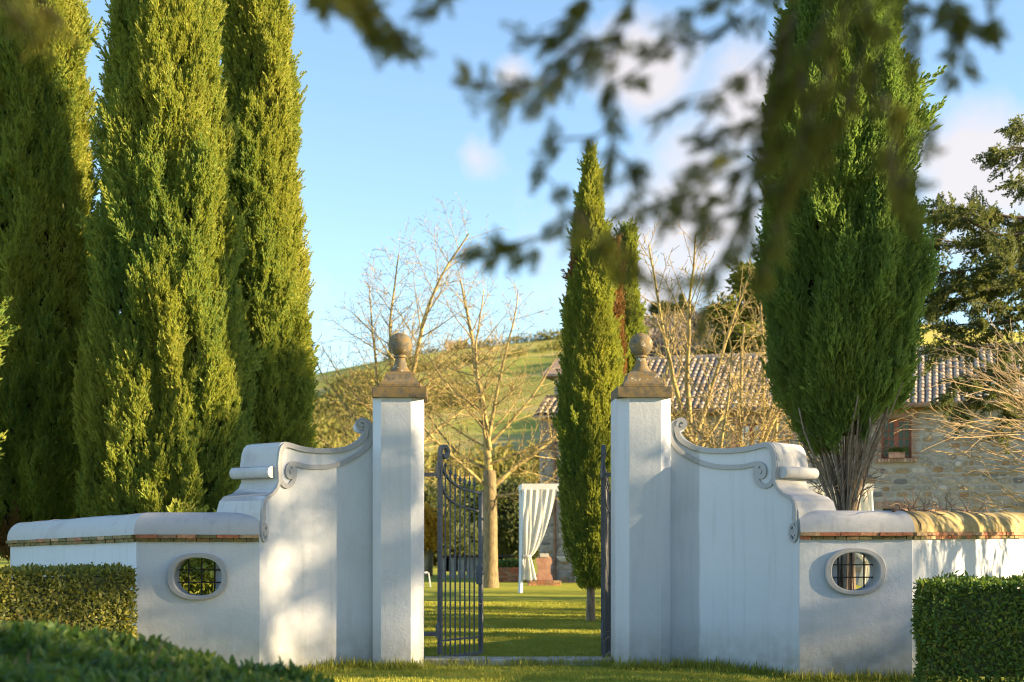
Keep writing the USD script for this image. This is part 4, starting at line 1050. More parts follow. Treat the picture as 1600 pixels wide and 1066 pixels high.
STN = [hmat(i, c) for i, c in enumerate([(0.27, 0.25, 0.215), (0.22, 0.20, 0.165), (0.30, 0.26, 0.20), (0.25, 0.185, 0.11), (0.13, 0.125, 0.12), (0.37, 0.34, 0.30), (0.24, 0.15, 0.08)])]
SWT = np.array([0.28, 0.2, 0.17, 0.1, 0.08, 0.12, 0.05])
M['lime'] = surf('lime_mortar', [(0.3, (0.22, 0.205, 0.18)), (0.7, (0.30, 0.28, 0.245))], scale=3, bump=0.5, bscale=20, bdist=0.04)
M['frame'] = surf('red_brown_frame', [(0.3, (0.19, 0.055, 0.03)), (0.7, (0.27, 0.085, 0.05))], scale=6, rough=0.5)
nodes = {'f': ('fresnel', {'IOR': 1.6}), 'mr': ('map_range', {'from_min': 0.0, 'from_max': 1.0, 'to_min': 0.18, 'to_max': 1.0}), 't': ('transparent_bsdf', {'color': (0.8, 0.85, 0.85)}), 'g': ('glossy_bsdf', {'roughness': 0.03, 'color': (0.9, 0.95, 0.95)}), 'm': ('mix_closure', {})}
M['glass'] = usdkit.material(stage, LK + 'window_glass', nodes, [('f.fac', 'mr.value'), ('mr.result', 'm.fac'), ('t.BSDF', 'm.closure1'), ('g.BSDF', 'm.closure2')], surface='m.closure')
M['dark'] = surf('dark_interior', [(0.3, (0.02, 0.018, 0.015)), (0.7, (0.04, 0.035, 0.03))], scale=2)
M['curtain_in'] = surf('net_curtain', [(0.3, (0.74, 0.74, 0.72)), (0.7, (0.82, 0.82, 0.80))], scale=4, stretch=(6, 6, 0.3))
wins = []   # (u0, u1, z0, z1, kind)
for px0, px1, py0, py1 in [(1377, 1424, 655, 716), (1152, 1196, 662, 718)]:
    u0, zt = house_uz(px0, py0); u1, zb = house_uz(px1, py1)
    wins.append((u0, u1, zb, zt))
u0, zt = house_uz(1379, 795); u1, _ = house_uz(1418, 795)
wins.append((u0, u1, zt - 1.2, zt))
shape = Polygon([(0, -0.4), (HL, -0.4), (HL, EAVE), (0, EAVE)])
for w in wins: shape = shape.difference(Polygon([(w[0], w[2]), (w[1], w[2]), (w[1], w[3]), (w[0], w[3])]))
m = trimesh.creation.extrude_polygon(shape, 0.45)
m.apply_transform(np.array([[1, 0, 0, 0], [0, 0, 1, 0], [0, 1, 0, 0], [0, 0, 0, 1.0]])); m.fix_normals()
part(house, 'front_wall', m, M['lime'])
HD = 8.4
part(house, 'end_wall', box(0.0, 0.45, 0.4505, HD, -0.4, EAVE), M['lime'])
part(house, 'end_wall', box(HL - 0.45, HL, 0.4505, HD, -0.4, EAVE), M['lime'])
part(house, 'back_wall', box(0.4505, HL - 0.4505, HD - 0.45, HD, -0.4, EAVE - 0.01), M['lime'])
part(house, 'room_floor', box(0.4505, HL - 0.4505, 0.4505, HD - 0.4505, 2.7, 2.9), M['dark'])
# rubble stones laid in rough courses
rng = np.random.default_rng(55)
BRH = [surf(f'house_brick_{i}', [(0.3, tuple(x * 0.7 for x in c)), (0.7, c)], scale=9, bump=0.4, bscale=50) for i, c in enumerate([(0.36, 0.24, 0.17), (0.31, 0.19, 0.13), (0.40, 0.29, 0.21), (0.28, 0.20, 0.15)])]
stones = []
z = 0.0
while z < EAVE - 0.42:
    h = rng.uniform(0.12, 0.25)
    u = rng.uniform(-0.1, 0.1)
    while u < HL:
        w = rng.uniform(0.14, 0.42) * (1.25 if h > 0.2 else 1)
        a0, a1 = max(u, 0.02), min(u + w, HL - 0.02)
        c = ((a0 + a1) / 2, z + h / 2)
        ok = a1 - a0 > 0.09 and not any(wn[0] - 0.30 < c[0] < wn[1] + 0.30 and wn[2] - 0.26 < c[1] < wn[3] + 0.30 for wn in wins)
        if ok: stones.append((c[0], c[1] + rng.uniform(-0.02, 0.02), a1 - a0, h))
        u += w
    z += h
def stone_mesh(cu, cz, w, h):
    k = 9
    ph = (np.arange(k) + rng.uniform(-0.25, 0.25, k)) * 2 * math.pi / k
    e = 3.2
    cx_, sz_ = np.sign(np.cos(ph)) * np.abs(np.cos(ph)) ** (2 / e), np.sign(np.sin(ph)) * np.abs(np.sin(ph)) ** (2 / e)
    j = rng.uniform(0.84, 1.0, k)
    ou, oz = cu + cx_ * j * (w / 2 - 0.014), cz + sz_ * j * (h / 2 - 0.012)
    pr = rng.uniform(0.008, 0.024)
    iu, iz = cu + (ou - cu) * 0.9, cz + (oz - cz) * 0.87
    v = np.vstack([np.stack([ou, np.full(k, 0.01), oz], 1), np.stack([ou, np.full(k, -pr * 0.55), oz], 1), np.stack([iu, -pr + rng.uniform(-0.006, 0.006, k), iz], 1), [[cu, -pr - 0.004, cz]]])
    f = []
    for i in range(k):
        b = (i + 1) % k
        f += [[i, b, b + k], [i, b + k, i + k], [i + k, b + k, b + 2 * k], [i + k, b + 2 * k, i + 2 * k], [i + 2 * k, b + 2 * k, 3 * k]]
    return v, np.array(f)
def proj(u, z, off=0.0):
    q = H0 + hd * u
    return CX + F * q[0] / q[1], HY - F * (z + HB - EYE) / q[1]
vis, rest = [], {}
for s_ in stones:
    px_, py_ = proj(s_[0], s_[1])
    seen = (1345 < px_ < 1600 and 645 < py_ < 800) or (858 < px_ < 905 and 690 < py_ < 912)
    mi = int(rng.choice(7, p=SWT))
    mesh_ = stone_mesh(*s_)
    if seen and len(vis) < 300: vis.append((mesh_, mi))
    else: rest.setdefault(mi, []).append(mesh_)
for mesh_, mi in vis: part(house, 'stone', mesh_, STN[mi], smooth=50)
rv, rf, n_ = [], [], 0
for mi, ms in rest.items():
    rv, rf, n_ = [], [], 0
    for v, f in ms:
        rv.append(v); rf.append(f + n_); n_ += len(v)
    part(house, 'stonework', (np.vstack(rv), np.vstack(rf)), STN[mi], kind='stuff', smooth=50)
# windows with brick surrounds
def house_window(u0, u1, z0, z1, low=False):
    w = group_part(house, 'window')
    fr = 0.07
    y0 = 0.10
    if low:
        part(w, 'frame', cat([box(u0, u1, y0, y0 + 0.08, z1 - 0.08, z1), box(u0, u0 + 0.08, y0, y0 + 0.08, z0, z1 - 0.081), box(u1 - 0.08, u1, y0, y0 + 0.08, z0, z1 - 0.081)]), M['dark'])
        for i in range(5):
            xx = u0 + 0.1 + i * (u1 - u0 - 0.2) / 4
            part(w, 'bar', box(xx - 0.012, xx + 0.012, y0 + 0.02, y0 + 0.045, z0, z1 - 0.082), M['griron'])
        part(w, 'pane', box(u0 + 0.08, u1 - 0.08, y0 + 0.06, y0 + 0.066, z0, z1 - 0.081), M['glass'])
    else:
        part(w, 'frame', cat([box(u0, u1, y0, y0 + 0.08, z1 - fr, z1), box(u0, u1, y0, y0 + 0.08, z0, z0 + fr), box(u0, u0 + fr, y0, y0 + 0.08, z0 + fr + .001, z1 - fr - .001), box(u1 - fr, u1, y0, y0 + 0.08, z0 + fr + .001, z1 - fr - .001),
                              box((u0 + u1) / 2 - 0.075, (u0 + u1) / 2 + 0.075, y0 - 0.01, y0 + 0.08, z0 + fr + .001, z1 - fr - .001)]), M['frame'])
        for sa, sb in ((u0 + fr, (u0 + u1) / 2 - 0.075), ((u0 + u1) / 2 + 0.075, u1 - fr)):
            mid = (sa + sb) / 2
            part(w, 'glazing_bar', box(mid - 0.014, mid + 0.014, y0 + 0.01, y0 + 0.05, z0 + fr, z1 - fr), M['frame'])
            for k in (1, 2, 3):
                zz = z0 + fr + k * (z1 - z0 - 2 * fr) / 4
                part(w, 'glazing_bar', box(sa, sb, y0 + 0.0125, y0 + 0.0475, zz - 0.014, zz + 0.014), M['frame'])
            for cc, (ca, cb) in enumerate(((sa, mid - 0.014), (mid + 0.014, sb))):
                for k in range(4):
                    za = z0 + fr + k * (z1 - z0 - 2 * fr) / 4 + 0.014; zb_ = z0 + fr + (k + 1) * (z1 - z0 - 2 * fr) / 4 - 0.014
                    part(w, 'pane', box(ca + .001, cb - .001, y0 + 0.025, y0 + 0.031, za, zb_), M['glass'])
        part(w, 'net_curtain', box(u0 + 0.05, u1 - 0.05, 0.15, 0.156, z0 + 0.02, z1 - 0.02), M['curtain_in'])
    # brick jambs, lintel of standing bricks, projecting sill
    s_ = group_part(house, 'brick_surround')
    zz = z0
    while zz < z1 + 0.0 and not low:
        for sd in (-1, 1):
            wd_ = rng.choice([0.12, 0.24])
            a, b = (u0 - wd_, u0 - 0.004) if sd < 0 else (u1 + 0.004, u1 + wd_)
            part(s_, 'brick', rbox(a, b, -0.03, 0.1, zz + 0.005, zz + 0.06, 0.005), BRH[rng.integers(4)])
        zz += 0.068
    uu = u0 - 0.22
    while uu < u1 + 0.2:
        part(s_, 'brick', rbox(uu + 0.004, uu + 0.062, -0.035, 0.1, z1 + 0.01, z1 + 0.25, 0.005), BRH[rng.integers(4)])
        uu += 0.068
    if not low:
        uu = u0 - 0.2
        while uu < u1 + 0.15:
            part(s_, 'brick', rbox(uu + 0.004, uu + 0.09, -0.12, 0.099, z0 - 0.13, z0 - 0.006, 0.006), BRH[rng.integers(4)])
            uu += 0.098
for i, w in enumerate(wins): house_window(*w, low=(i == 2))
# brick cornice under the eaves
uu = 0.0
cor = []
while uu < HL - 0.2:
    cor.append(rbox(uu + 0.005, uu + 0.235, -0.09, 0.2, EAVE - 0.08, EAVE - 0.012, 0.005)); cor.append(rbox(uu + 0.06, uu + 0.29, -0.05, 0.2, EAVE - 0.155, EAVE - 0.087, 0.005))
    uu += 0.245
part(house, 'brick_cornice', cat(cor), BRH[1], kind='stuff')
# roof
def roof_mat(i, c):
    return surf(f'roof_tile_{i}', [(0.3, tuple(x * 0.55 for x in c)), (0.52, c), (0.75, tuple(min(1, x * 1.2) for x in c))], scale=7, bump=0.3, bscale=40)
RT = [roof_mat(i, c) for i, c in enumerate([(0.35, 0.275, 0.21), (0.39, 0.315, 0.245), (0.29, 0.215, 0.16), (0.27, 0.24, 0.205), (0.42, 0.36, 0.29)])]
PITCH = math.radians(26)
roof = group_part(house, 'roof')
RIDGE_Y = HD / 2
sl = (RIDGE_Y + 0.45) / math.cos(PITCH)
def on_roof(u, s, off):
    """s metres up the slope from the eave edge"""
    return np.array([u, -0.45 + s * math.cos(PITCH) - off * math.sin(PITCH), EAVE - 0.02 + 0.0 + s * math.sin(PITCH) + off * math.cos(PITCH)])
c0, c1 = on_roof(US, 0, 0), on_roof(HL + 0.2, sl, 0)
deck = trimesh.convex.convex_hull(np.array([[US, c0[1], c0[2]], [HL + .2, c0[1], c0[2]], [US, c1[1], c1[2]], [HL + .2, c1[1], c1[2]], [US, c0[1], c0[2] - .06], [HL + .2, c0[1], c0[2] - .06], [US, HD + 0.45, c0[2]], [HL + .2, HD + .45, c0[2]], [US, HD + 0.45, c0[2] - .06], [HL + .2, HD + .45, c0[2] - .06]]))
part(roof, 'deck', deck, RT[2])
def barrel(u, s, ln, r0, r1, off):
    k = 7
    ph = np.linspace(0, math.pi, k)
    V = []
    for ss, r, o in ((s, r0, off + 0.018), (s + ln, r1, off)):
        for p in ph:
            V.append(on_roof(u + r * math.cos(p), ss, o + r * math.sin(p)))
    for ss, r, o in ((s, r0 * 0.8, off + 0.018), ):
        for p in ph:
            V.append(on_roof(u + r * math.cos(p), ss, o + r * math.sin(p)))
    f = []
    for i in range(k - 1):
        f += [[i, i + 1, k + i + 1], [i, k + i + 1, k + i], [i, 2 * k + i + 1, i + 1], [i, 2 * k + i, 2 * k + i + 1]]
    return np.array(V), np.array(f)[:, ::-1]
tiles = []
du, row = 0.215, 0.34
nr_ = int(sl / row)
for i in range(int((HL - US) / du)):
    for j in range(nr_):
        tiles.append((US + 0.12 + i * du + rng.uniform(-0.008, 0.008), j * row + rng.uniform(-0.012, 0.012)))
seen, other = [], {}
for (u, s) in tiles:
    q = on_roof(u, s, 0.06)
    w2 = H0 + hd * q[0] + np.array([-hd[1], hd[0]]) * q[1]
    px_, py_ = CX + F * w2[0] / w2[1], HY - F * (q[2] + HB - EYE) / w2[1]
    mi = int(rng.choice(5, p=[0.3, 0.25, 0.18, 0.12, 0.15]))
    g = barrel(u, s, 0.42, 0.098, 0.078, 0.0)
    if len(seen) < 290 and ((1046 < px_ < 1150) or (1432 < px_ < 1530)): seen.append((g, mi))
    else: other.setdefault(mi, []).append(g)
for g, mi in seen: part(roof, 'tile', g, RT[mi], smooth=50)
for mi, gs in other.items():
    n_, rv, rf = 0, [], []
    for v, f in gs: rv.append(v); rf.append(f + n_); n_ += len(v)
    part(roof, 'tiling', (np.vstack(rv), np.vstack(rf)), RT[mi], kind='stuff', smooth=50)
rid = []
uu = US
while uu < HL:
    c = on_roof(0, sl, 0)
    m = trimesh.creation.cylinder(radius=0.12, segment=[[uu, c[1], c[2] + 0.03], [uu + 0.40, c[1], c[2] + 0.05]], sections=14)
    rid.append(m); uu += 0.38
part(roof, 'ridge_tiles', cat(rid), RT[0], kind='stuff', smooth=40)
# left block: pent roof over the front, set-back upper wall with its own red roof
lb = group_part(house, 'upper_storey')
part(lb, 'wall', box(0.2, US - 0.003, 1.3, 5.5, EAVE - 0.2, EAVE + 1.45), M['lime'])
pt_ = []
for i in range(int(US / du)):
    for j in range(4):
        v, f = barrel(0.1 + i * du, j * row, 0.42, 0.098, 0.078, 0.0); pt_.append((v, f))
n_, rv, rf = 0, [], []
for v, f in pt_: rv.append(v); rf.append(f + n_); n_ += len(v)
part(lb, 'pent_tiling', (np.vstack(rv), np.vstack(rf)), RT[0], kind='stuff', smooth=50)
ca, cb = on_roof(0, 0, 0), on_roof(0, 1.95, 0)
part(lb, 'pent_deck', trimesh.convex.convex_hull(np.array([[a, b, c + e] for a in (-0.1, US - 0.004) for b, c in ((ca[1], ca[2]), (cb[1], cb[2])) for e in (0, -0.08)])), RT[2])
part(lb, 'upper_roof', trimesh.convex.convex_hull(np.array([[a, b, EAVE + c] for a in (-0.15, US - 0.006) for b, c in ((0.85, 1.45), (0.85, 1.53), (3.4, 2.4), (5.9, 1.45))])), RT[2])
dp = house_uz(868, 800)[0]
part(house, 'downpipe', trimesh.creation.cylinder(radius=0.055, segment=[[dp, -0.10, 0.1], [dp, -0.10, EAVE - 0.1]], sections=12), M['redtwig'], smooth=40)
part(house, 'gutter', cat([trimesh.creation.cylinder(radius=0.075, segment=[[US, -0.50, EAVE - 0.03], [HL, -0.50, EAVE - 0.03]], sections=10)]), M['redtwig'], smooth=40)
# flower box on the sill
w = wins[0]
um = (w[0] + w[1]) / 2 + 0.02
def house_world(u, y, z):
    q = H0 + hd * u + np.array([-hd[1], hd[0]]) * y
    return (q[0], q[1], z + HB)
M['terra'] = surf('terracotta', [(0.3, (0.24, 0.12, 0.08)), (0.7, (0.40, 0.24, 0.17))], scale=6, bump=0.3, bscale=40)
t = thing('flower_box', 'terracotta flower box with green plants on the sill of the red framed window', 'planter', house_world(um, -0.12, w[2] + 0.0), HROT)
part(t, 'trough', trimesh.convex.convex_hull(np.array([[a * k, b * k * 0.9, c] for k, c in ((0.9, 0.003), (1.0, 0.19)) for a in (-0.26, 0.26) for b in (-0.10, 0.10)])), M['terra'])
rr_ = np.random.default_rng(3)
pts = np.stack([rr_.uniform(-0.26, 0.32, 260), rr_.uniform(-0.1, 0.1, 260), rr_.uniform(0.16, 0.30, 260)], 1)
v_, f_, tint = leaves(pts, np.tile([0, 0, 1.0], (260, 1)), rr_, 0.09)
part(t, 'plants', (v_, f_), M['laurel'], tint=tint)
# ------------------------------------------------------------------ trees outside the picture that shade the gate
TUFTS = [tuft(1, 64), tuft(2, 56, w=0.2), tuft(3, 70)]
def crown_tree(name, label, x, y, blobs, n, seed, mat, size=(0.7, 1.2), trunk=0.25, th=None, group=None, protos=None, zb=None, fill=0.35, squash=1.0):
    """blobs: (dx, dy, z, rx, rz) foliage masses; leaves sit mostly near each mass's surface"""
    rng = np.random.default_rng(seed)
    zb = float(ground_z(x, y)) if zb is None else zb
    t = thing(name, label, 'tree', (x, y, zb), group=group)
    B = np.array(blobs, float)
    vol = B[:, 3] ** 2 * B[:, 4]
    k = rng.choice(len(B), n, p=vol ** 0.8 / (vol ** 0.8).sum())
    d = rng.normal(size=(n, 3)); d /= np.linalg.norm(d, axis=1, keepdims=True)
    r = (fill + (1 - fill) * rng.random(n) ** 0.6)
    r *= 0.8 + 0.5 * (meshkit.noise(d * 2.2 + k[:, None] * 7.7, seed) - 0.3)
    pos = np.stack([B[k, 0] + d[:, 0] * r * B[k, 3], B[k, 1] + d[:, 1] * r * B[k, 3], B[k, 2] + d[:, 2] * r * B[k, 4]], 1)
    dirs = d + rng.normal(size=(n, 3)) * 0.5
    sc = rng.uniform(size[0], size[1], n)
    pr = protos or TUFTS
    instancer(t, 'crown', pr, mat, pos, quats(dirs, rng), np.stack([sc, sc, sc * squash], 1), rng.integers(0, len(pr), n), kind='stuff')
    top = th or float(B[:, 2].mean())
    part(t, 'trunk', tubes([(np.array([[0, 0, -0.3], [0.05, 0, top * 0.4], [0, 0.05, top]]), np.array([trunk * 1.3, trunk, trunk * 0.5]))], 12), M['greybark'], smooth=True)
    for i, b in enumerate(B):
        st = np.array([0, 0, min(top * 0.75, max(0.3, b[2] - b[4] * 0.9 - 0.4 * np.hypot(b[0], b[1])))])
        part(t, 'branch', tubes([(spline([st, (st * 0.5 + b[:3] * 0.5) + [0, 0, -0.1], b[:3]], 6), np.linspace(trunk * 0.42, trunk * 0.12, 6))], 6), M['greybark'])
    return t
rng = np.random.default_rng(500)
def off_crown(parts_, seed):
    """parts_: (half width, z0, z1, number of masses)"""
    r = np.random.default_rng(seed)
    return [(r.uniform(-1.2, 1.2), r.uniform(-w, w), r.uniform(z0, z1), r.uniform(0.55, 1.05), r.uniform(0.5, 0.85)) for w, z0, z1, k in parts_ for _ in range(k)]
SEEDS = {9.1: (33, 133), 6.2: (12, 13)}
for i, (yy, masses, n) in enumerate([(-2.5, [(2.2, 6, 13.5, 22)], 210), (2.2, [(2.2, 7, 13.5, 20)], 190), (6.2, [(1.0, 9, 13.4, 6)], 26), (9.1, [(1.5, 8.4, 13.4, 14)], 46),
                                       (14.3, [(1.3, 11.6, 14.8, 16)], 170), (16.4, [(0.9, 11.8, 14.8, 11)], 110), (20.5, [(6.5, 9.2, 10.2, 9)], 32)]):
    crown_tree('shade_tree', 'leafy shade tree of the row standing outside the picture on the right', 38, yy, off_crown(masses, SEEDS.get(yy, (600 + i,))[0]), n, SEEDS.get(yy, (0, 700 + i))[1], M['broad'], size=(0.45, 0.8) if yy == 9.1 else (0.55, 0.95), fill=0.6 if yy == 9.1 else 0.35, trunk=0.2, th=11, group='shade trees outside the picture')
# loose conifer close to the right, whose hanging sprays streak the mossy wing
rng = np.random.default_rng(31)
t = thing('conifer_tree', 'loose conifer standing outside the picture right of the wall', 'tree', (14.2, 17.0, 0))
n = 170
pos = np.stack([rng.normal(size=n) * 0.8, rng.normal(size=n) * 0.8, rng.uniform(2.2, 7.5, n)], 1)
dirs = np.stack([rng.normal(size=n) * 0.3, rng.normal(size=n) * 0.3, -np.ones(n)], 1)
sc = rng.uniform(0.6, 1.1, n)
instancer(t, 'crown', PLUMES, M['cedar'], pos, quats(dirs, rng), np.stack([sc * 0.6, sc * 0.6, sc], 1), rng.integers(0, 4, n), kind='stuff')
part(t, 'trunk', tubes([(np.array([[0, 0, -0.3], [0, 0, 4], [0, 0, 8.3]]), np.array([0.2, 0.14, 0.04]))], 12), M['bark'], smooth=True)

# ------------------------------------------------------------------ dark conifer at the right edge, its boughs reaching into the sky
FS = [flatspray(1), flatspray(2), flatspray(3, nb=11)]
def bough_tree(name, label, trunk_xy, trunk_h, trunk_r, boughs, d, seed, mat, bark, spray=(0.35, 0.6), dens=9, droop=0.35, side=0.55, twig_r=0.008, z0=None, limbs=None, cat_='tree', kdepth=0.5):
    """boughs: pixel polylines at distance d; sprays hang along them and along their side twigs"""
    rng = np.random.default_rng(seed)
    zb = float(ground_z(*trunk_xy)) if z0 is None else z0
    t = thing(name, label, cat_, (trunk_xy[0], trunk_xy[1], zb))
    o = np.array([trunk_xy[0], trunk_xy[1], zb])
    part(t, 'trunk', tubes([(np.array([[0, 0, -0.3], [0.05, 0, trunk_h * 0.5], [0, 0, trunk_h]]), np.array([trunk_r * 1.2, trunk_r, trunk_r * 0.3]))], 14), bark, smooth=True)
    pos, dirs, sc = [], [], []
    twigs = []
    for bi, spec_ in enumerate(boughs):
        pix, weight = spec_
        dd = d + rng.uniform(-1, 1) * kdepth
        pts = np.array([P(px, py, dd) for px, py in pix]) - o
        pts[:, 1] += np.cumsum(rng.normal(size=len(pts)) * 0.03 * d / 10)
        inside = 0 <= pix[0][0] <= 1600 and 0 <= pix[0][1] <= 1066
        if inside: path = pts
        elif limbs == 'above':
            path = np.vstack([[[0, 0, trunk_h * 0.96]], [pts[0] * [0.6, 0.6, 1] + [0, 0, 1.1]], [pts[0] + [0.03, 0, 0.45]], pts])
        elif limbs is not False:
            st = np.array([0, 0, min(trunk_h * 0.95, max(trunk_h * 0.25, pts[0][2] + 0.15 * np.hypot(pts[0][0], pts[0][1])))])
            path = np.vstack([[st], [(st + pts[0]) / 2 + [0, 0, 0.05 * np.linalg.norm(st - pts[0])]], pts])
        else: path = pts
        sp = spline(path, 40) if len(path) > 2 else path
        L = np.linalg.norm(np.diff(sp, axis=0), axis=1).sum()
        part(t, 'branch', tubes([(sp, np.linspace(twig_r * 1.6 if inside else twig_r * 5, twig_r, len(sp)) ** 1.0)], 6), bark, smooth=True)
        vs = spline(pts, 50) if len(pts) > 2 else np.linspace(pts[0], pts[-1], 50)
        VL = np.linalg.norm(np.diff(vs, axis=0), axis=1).sum()
        m = max(3, int(VL * dens * weight))
        for j in range(m):
            u = (j + rng.random()) / m
            i = min(int(u * 49), 48)
            q = vs[i]; tg = vs[i + 1] - vs[i]; tg /= np.linalg.norm(tg) + 1e-9
            sd = np.cross(tg, [0, 0, 1.0]); sd /= np.linalg.norm(sd) + 1e-9
            dr = tg * 0.7 + sd * rng.choice([-1, 1]) * rng.uniform(0.2, 1.0) + np.array([0, 0, -droop * rng.uniform(0, 1.8) + 0.12]) + rng.normal(size=3) * 0.2
            dr /= np.linalg.norm(dr)
            ln = side * rng.uniform(0.2, 1.0) * (1 - 0.4 * u)
            tw = np.array([q, q + dr * ln * 0.5 + [0, 0, 0.02 * ln], q + dr * ln + [0, 0, -droop * 0.3 * ln]])
            twigs.append((tw, np.linspace(twig_r * 0.7, twig_r * 0.35, 3)))
            for k in range(rng.integers(2, 5)):
                w = rng.uniform(0.25, 1.0)
                pos.append(q + (tw[2] - q) * w); dirs.append(dr + rng.normal(size=3) * 0.45 + [0, 0, -droop * 0.6]); sc.append(rng.uniform(*spray))
    part(t, 'twigs', tubes(twigs, 4), bark, kind='stuff')
    pos, dirs, sc = np.array(pos), np.array(dirs), np.array(sc)
    instancer(t, 'foliage', FS, mat, pos, quats(dirs, rng, 'x'), sc, rng.integers(0, 3, len(pos)), kind='stuff')
    return t
bough_tree('cedar_tree', 'dark spreading conifer at the right edge hanging over the farmhouse roof', (X(1700, 30.5), 30.5), 12.5, 0.25,
           [([(1640, 180), (1600, 190), (1588, 200)], 1.0), ([(1660, 250), (1600, 235), (1555, 242)], 1.2), ([(1660, 300), (1610, 280), (1585, 285)], 1.0),
            ([(1660, 330), (1580, 340), (1530, 330), (1480, 325), (1462, 316)], 1.3), ([(1650, 350), (1560, 370), (1490, 350), (1452, 342)], 1.3), ([(1650, 370), (1560, 385), (1500, 380), (1455, 375)], 1.2),
            ([(1660, 400), (1580, 410), (1520, 420), (1450, 425)], 1.3), ([(1660, 430), (1570, 450), (1500, 450), (1448, 455)], 1.4), ([(1650, 460), (1590, 480), (1540, 470), (1470, 480)], 1.3), ([(1660, 430), (1600, 440), (1550, 400)], 1.4),
            ([(1660, 480), (1590, 500), (1530, 505), (1475, 510)], 1.1), ([(1660, 520), (1580, 540), (1510, 540), (1455, 550)], 1.0), ([(1660, 560), (1590, 580), (1530, 590), (1480, 610)], 1.0),
            ([(1660, 600), (1600, 620), (1540, 620), (1490, 650)], 1.2), ([(1660, 610), (1620, 640), (1580, 650), (1560, 680)], 0.8), ([(1660, 380), (1610, 420), (1560, 440), (1510, 430)], 1.4), ([(1670, 340), (1620, 360), (1580, 380)], 1.2)],
           30.0, 61, M['cedar'], M['darkbark'], spray=(0.30, 0.55), dens=7.5, droop=0.25, side=0.6, twig_r=0.010, kdepth=1.2)
# foliage hanging close in front of the camera, out of focus
NB = [([(1000, -60), (968, 40), (952, 110), (950, 200), (958, 255), (950, 285)], 0.75), ([(962, 92), (915, 95), (880, 118), (830, 135), (770, 140), (727, 122)], 1.1), ([(945, -40), (915, 10), (880, 40), (850, 60), (840, 45)], 1.7), ([(960, 70), (925, 65), (890, 75), (868, 105)], 1.6),
      ([(880, 118), (862, 150), (845, 172)], 1.0), ([(830, 135), (800, 150), (785, 172)], 1.1), ([(950, 195), (900, 215), (858, 225), (848, 250), (868, 288)], 0.7), ([(952, 230), (985, 262), (998, 300)], 0.9), ([(952, 130), (990, 110), (1030, 75)], 0.7),
      ([(1290, 120), (1210, 235), (1130, 275), (1040, 310), (960, 330), (890, 330), (835, 372), (770, 392), (722, 378)], 0.8), ([(890, 330), (925, 360), (938, 405)], 1.5), ([(960, 330), (975, 400), (985, 470)], 0.8), ([(835, 372), (800, 380), (760, 386)], 1.6),
      ([(1260, -60), (1150, 30), (1060, 70), (1015, 78)], 0.9), ([(1190, -50), (1110, 10), (1060, 30)], 1.0), ([(1240, 40), (1160, 120), (1110, 150), (1060, 165), (1035, 190)], 0.8), ([(1230, 110), (1160, 190), (1120, 200), (1070, 215)], 0.9),
      ([(1340, -60), (1310, 60), (1270, 170), (1235, 280), (1212, 370), (1195, 445)], 1.15), ([(1300, 0), (1260, 80), (1225, 150), (1215, 220)], 0.9), ([(1360, -40), (1345, 90), (1320, 170), (1290, 240)], 1.0), ([(1280, 60), (1250, 140), (1260, 210), (1245, 270)], 0.9), ([(1400, -50), (1380, 60), (1365, 150)], 0.7), ([(1240, 20), (1215, 120), (1180, 240), (1165, 330), (1150, 400)], 1.1),
      ([(1200, 250), (1150, 235), (1090, 262)], 1.0), ([(1215, 285), (1160, 325), (1110, 335), (1060, 330)], 1.0), ([(1180, 240), (1130, 300), (1080, 330), (1030, 345)], 0.8),
      ([(1385, -50), (1440, 15), (1500, 32), (1562, 42)], 1.2), ([(1470, -40), (1495, 30), (1500, 80), (1490, 120)], 1.5), ([(1450, 10), (1440, 50), (1450, 95)], 1.0), ([(1540, -40), (1545, 20), (1555, 50)], 1.0),
      ([(1380, 150), (1400, 250), (1420, 280), (1445, 235), (1478, 192)], 0.9), ([(1400, 200), (1395, 280), (1410, 330)], 1.5), ([(1165, 330), (1120, 420), (1100, 480), (1092, 520)], 0.6), ([(1120, 420), (1080, 440), (1050, 425)], 0.6), ([(700, -60), (690, -10), (688, 8)], 1.2)]
bough_tree('overhanging_conifer', 'blurred conifer boughs hanging into the top right of the view close to the camera', (3.2, 2.1), 6.0, 0.18, NB, 3.25, 62, M['near'], M['darkbark'], spray=(0.038, 0.072), dens=36, droop=0.35, side=0.072, twig_r=0.0022, kdepth=0.25, limbs='above')
bough_tree('overhanging_conifer', 'blurred conifer sprig hanging into the top of the view left of the middle', (-3.0, 2.0), 6.0, 0.18,
           [([(450, -80), (540, -5), (585, 15), (635, 62)], 1.3), ([(520, -60), (560, -10), (575, 25), (600, 45)], 1.6), ([(500, -50), (515, -15), (530, 8)], 1.0), ([(-60, -120), (40, -30), (90, 30)], 0.7), ([(-80, -60), (0, 0), (60, 70)], 0.5)],
           3.25, 63, M['near'], M['darkbark'], spray=(0.046, 0.088), dens=40, droop=0.35, side=0.072, twig_r=0.0022, kdepth=0.2, limbs='above')
# bright green pine behind the bare trees
d = 58.0
crown_tree('pine_tree', 'bright green pine rising behind the bare trees left of the big cypress', X(1175, d), d,
           [(0, 0, 11.6, 0.8, 0.6), (-0.9, 0, 10.2, 1.1, 0.5), (0.8, 0, 10.6, 1.0, 0.5), (0, 0, 9.0, 1.5, 0.6), (-1.4, 0.2, 8.2, 1.2, 0.5), (1.1, 0, 8.2, 1.3, 0.6), (0, 0, 6.8, 2.0, 0.8), (-1.8, 0, 6.2, 1.2, 0.6)], 420, 71, M['pine'], size=(0.45, 0.8), trunk=0.18, th=11.5)

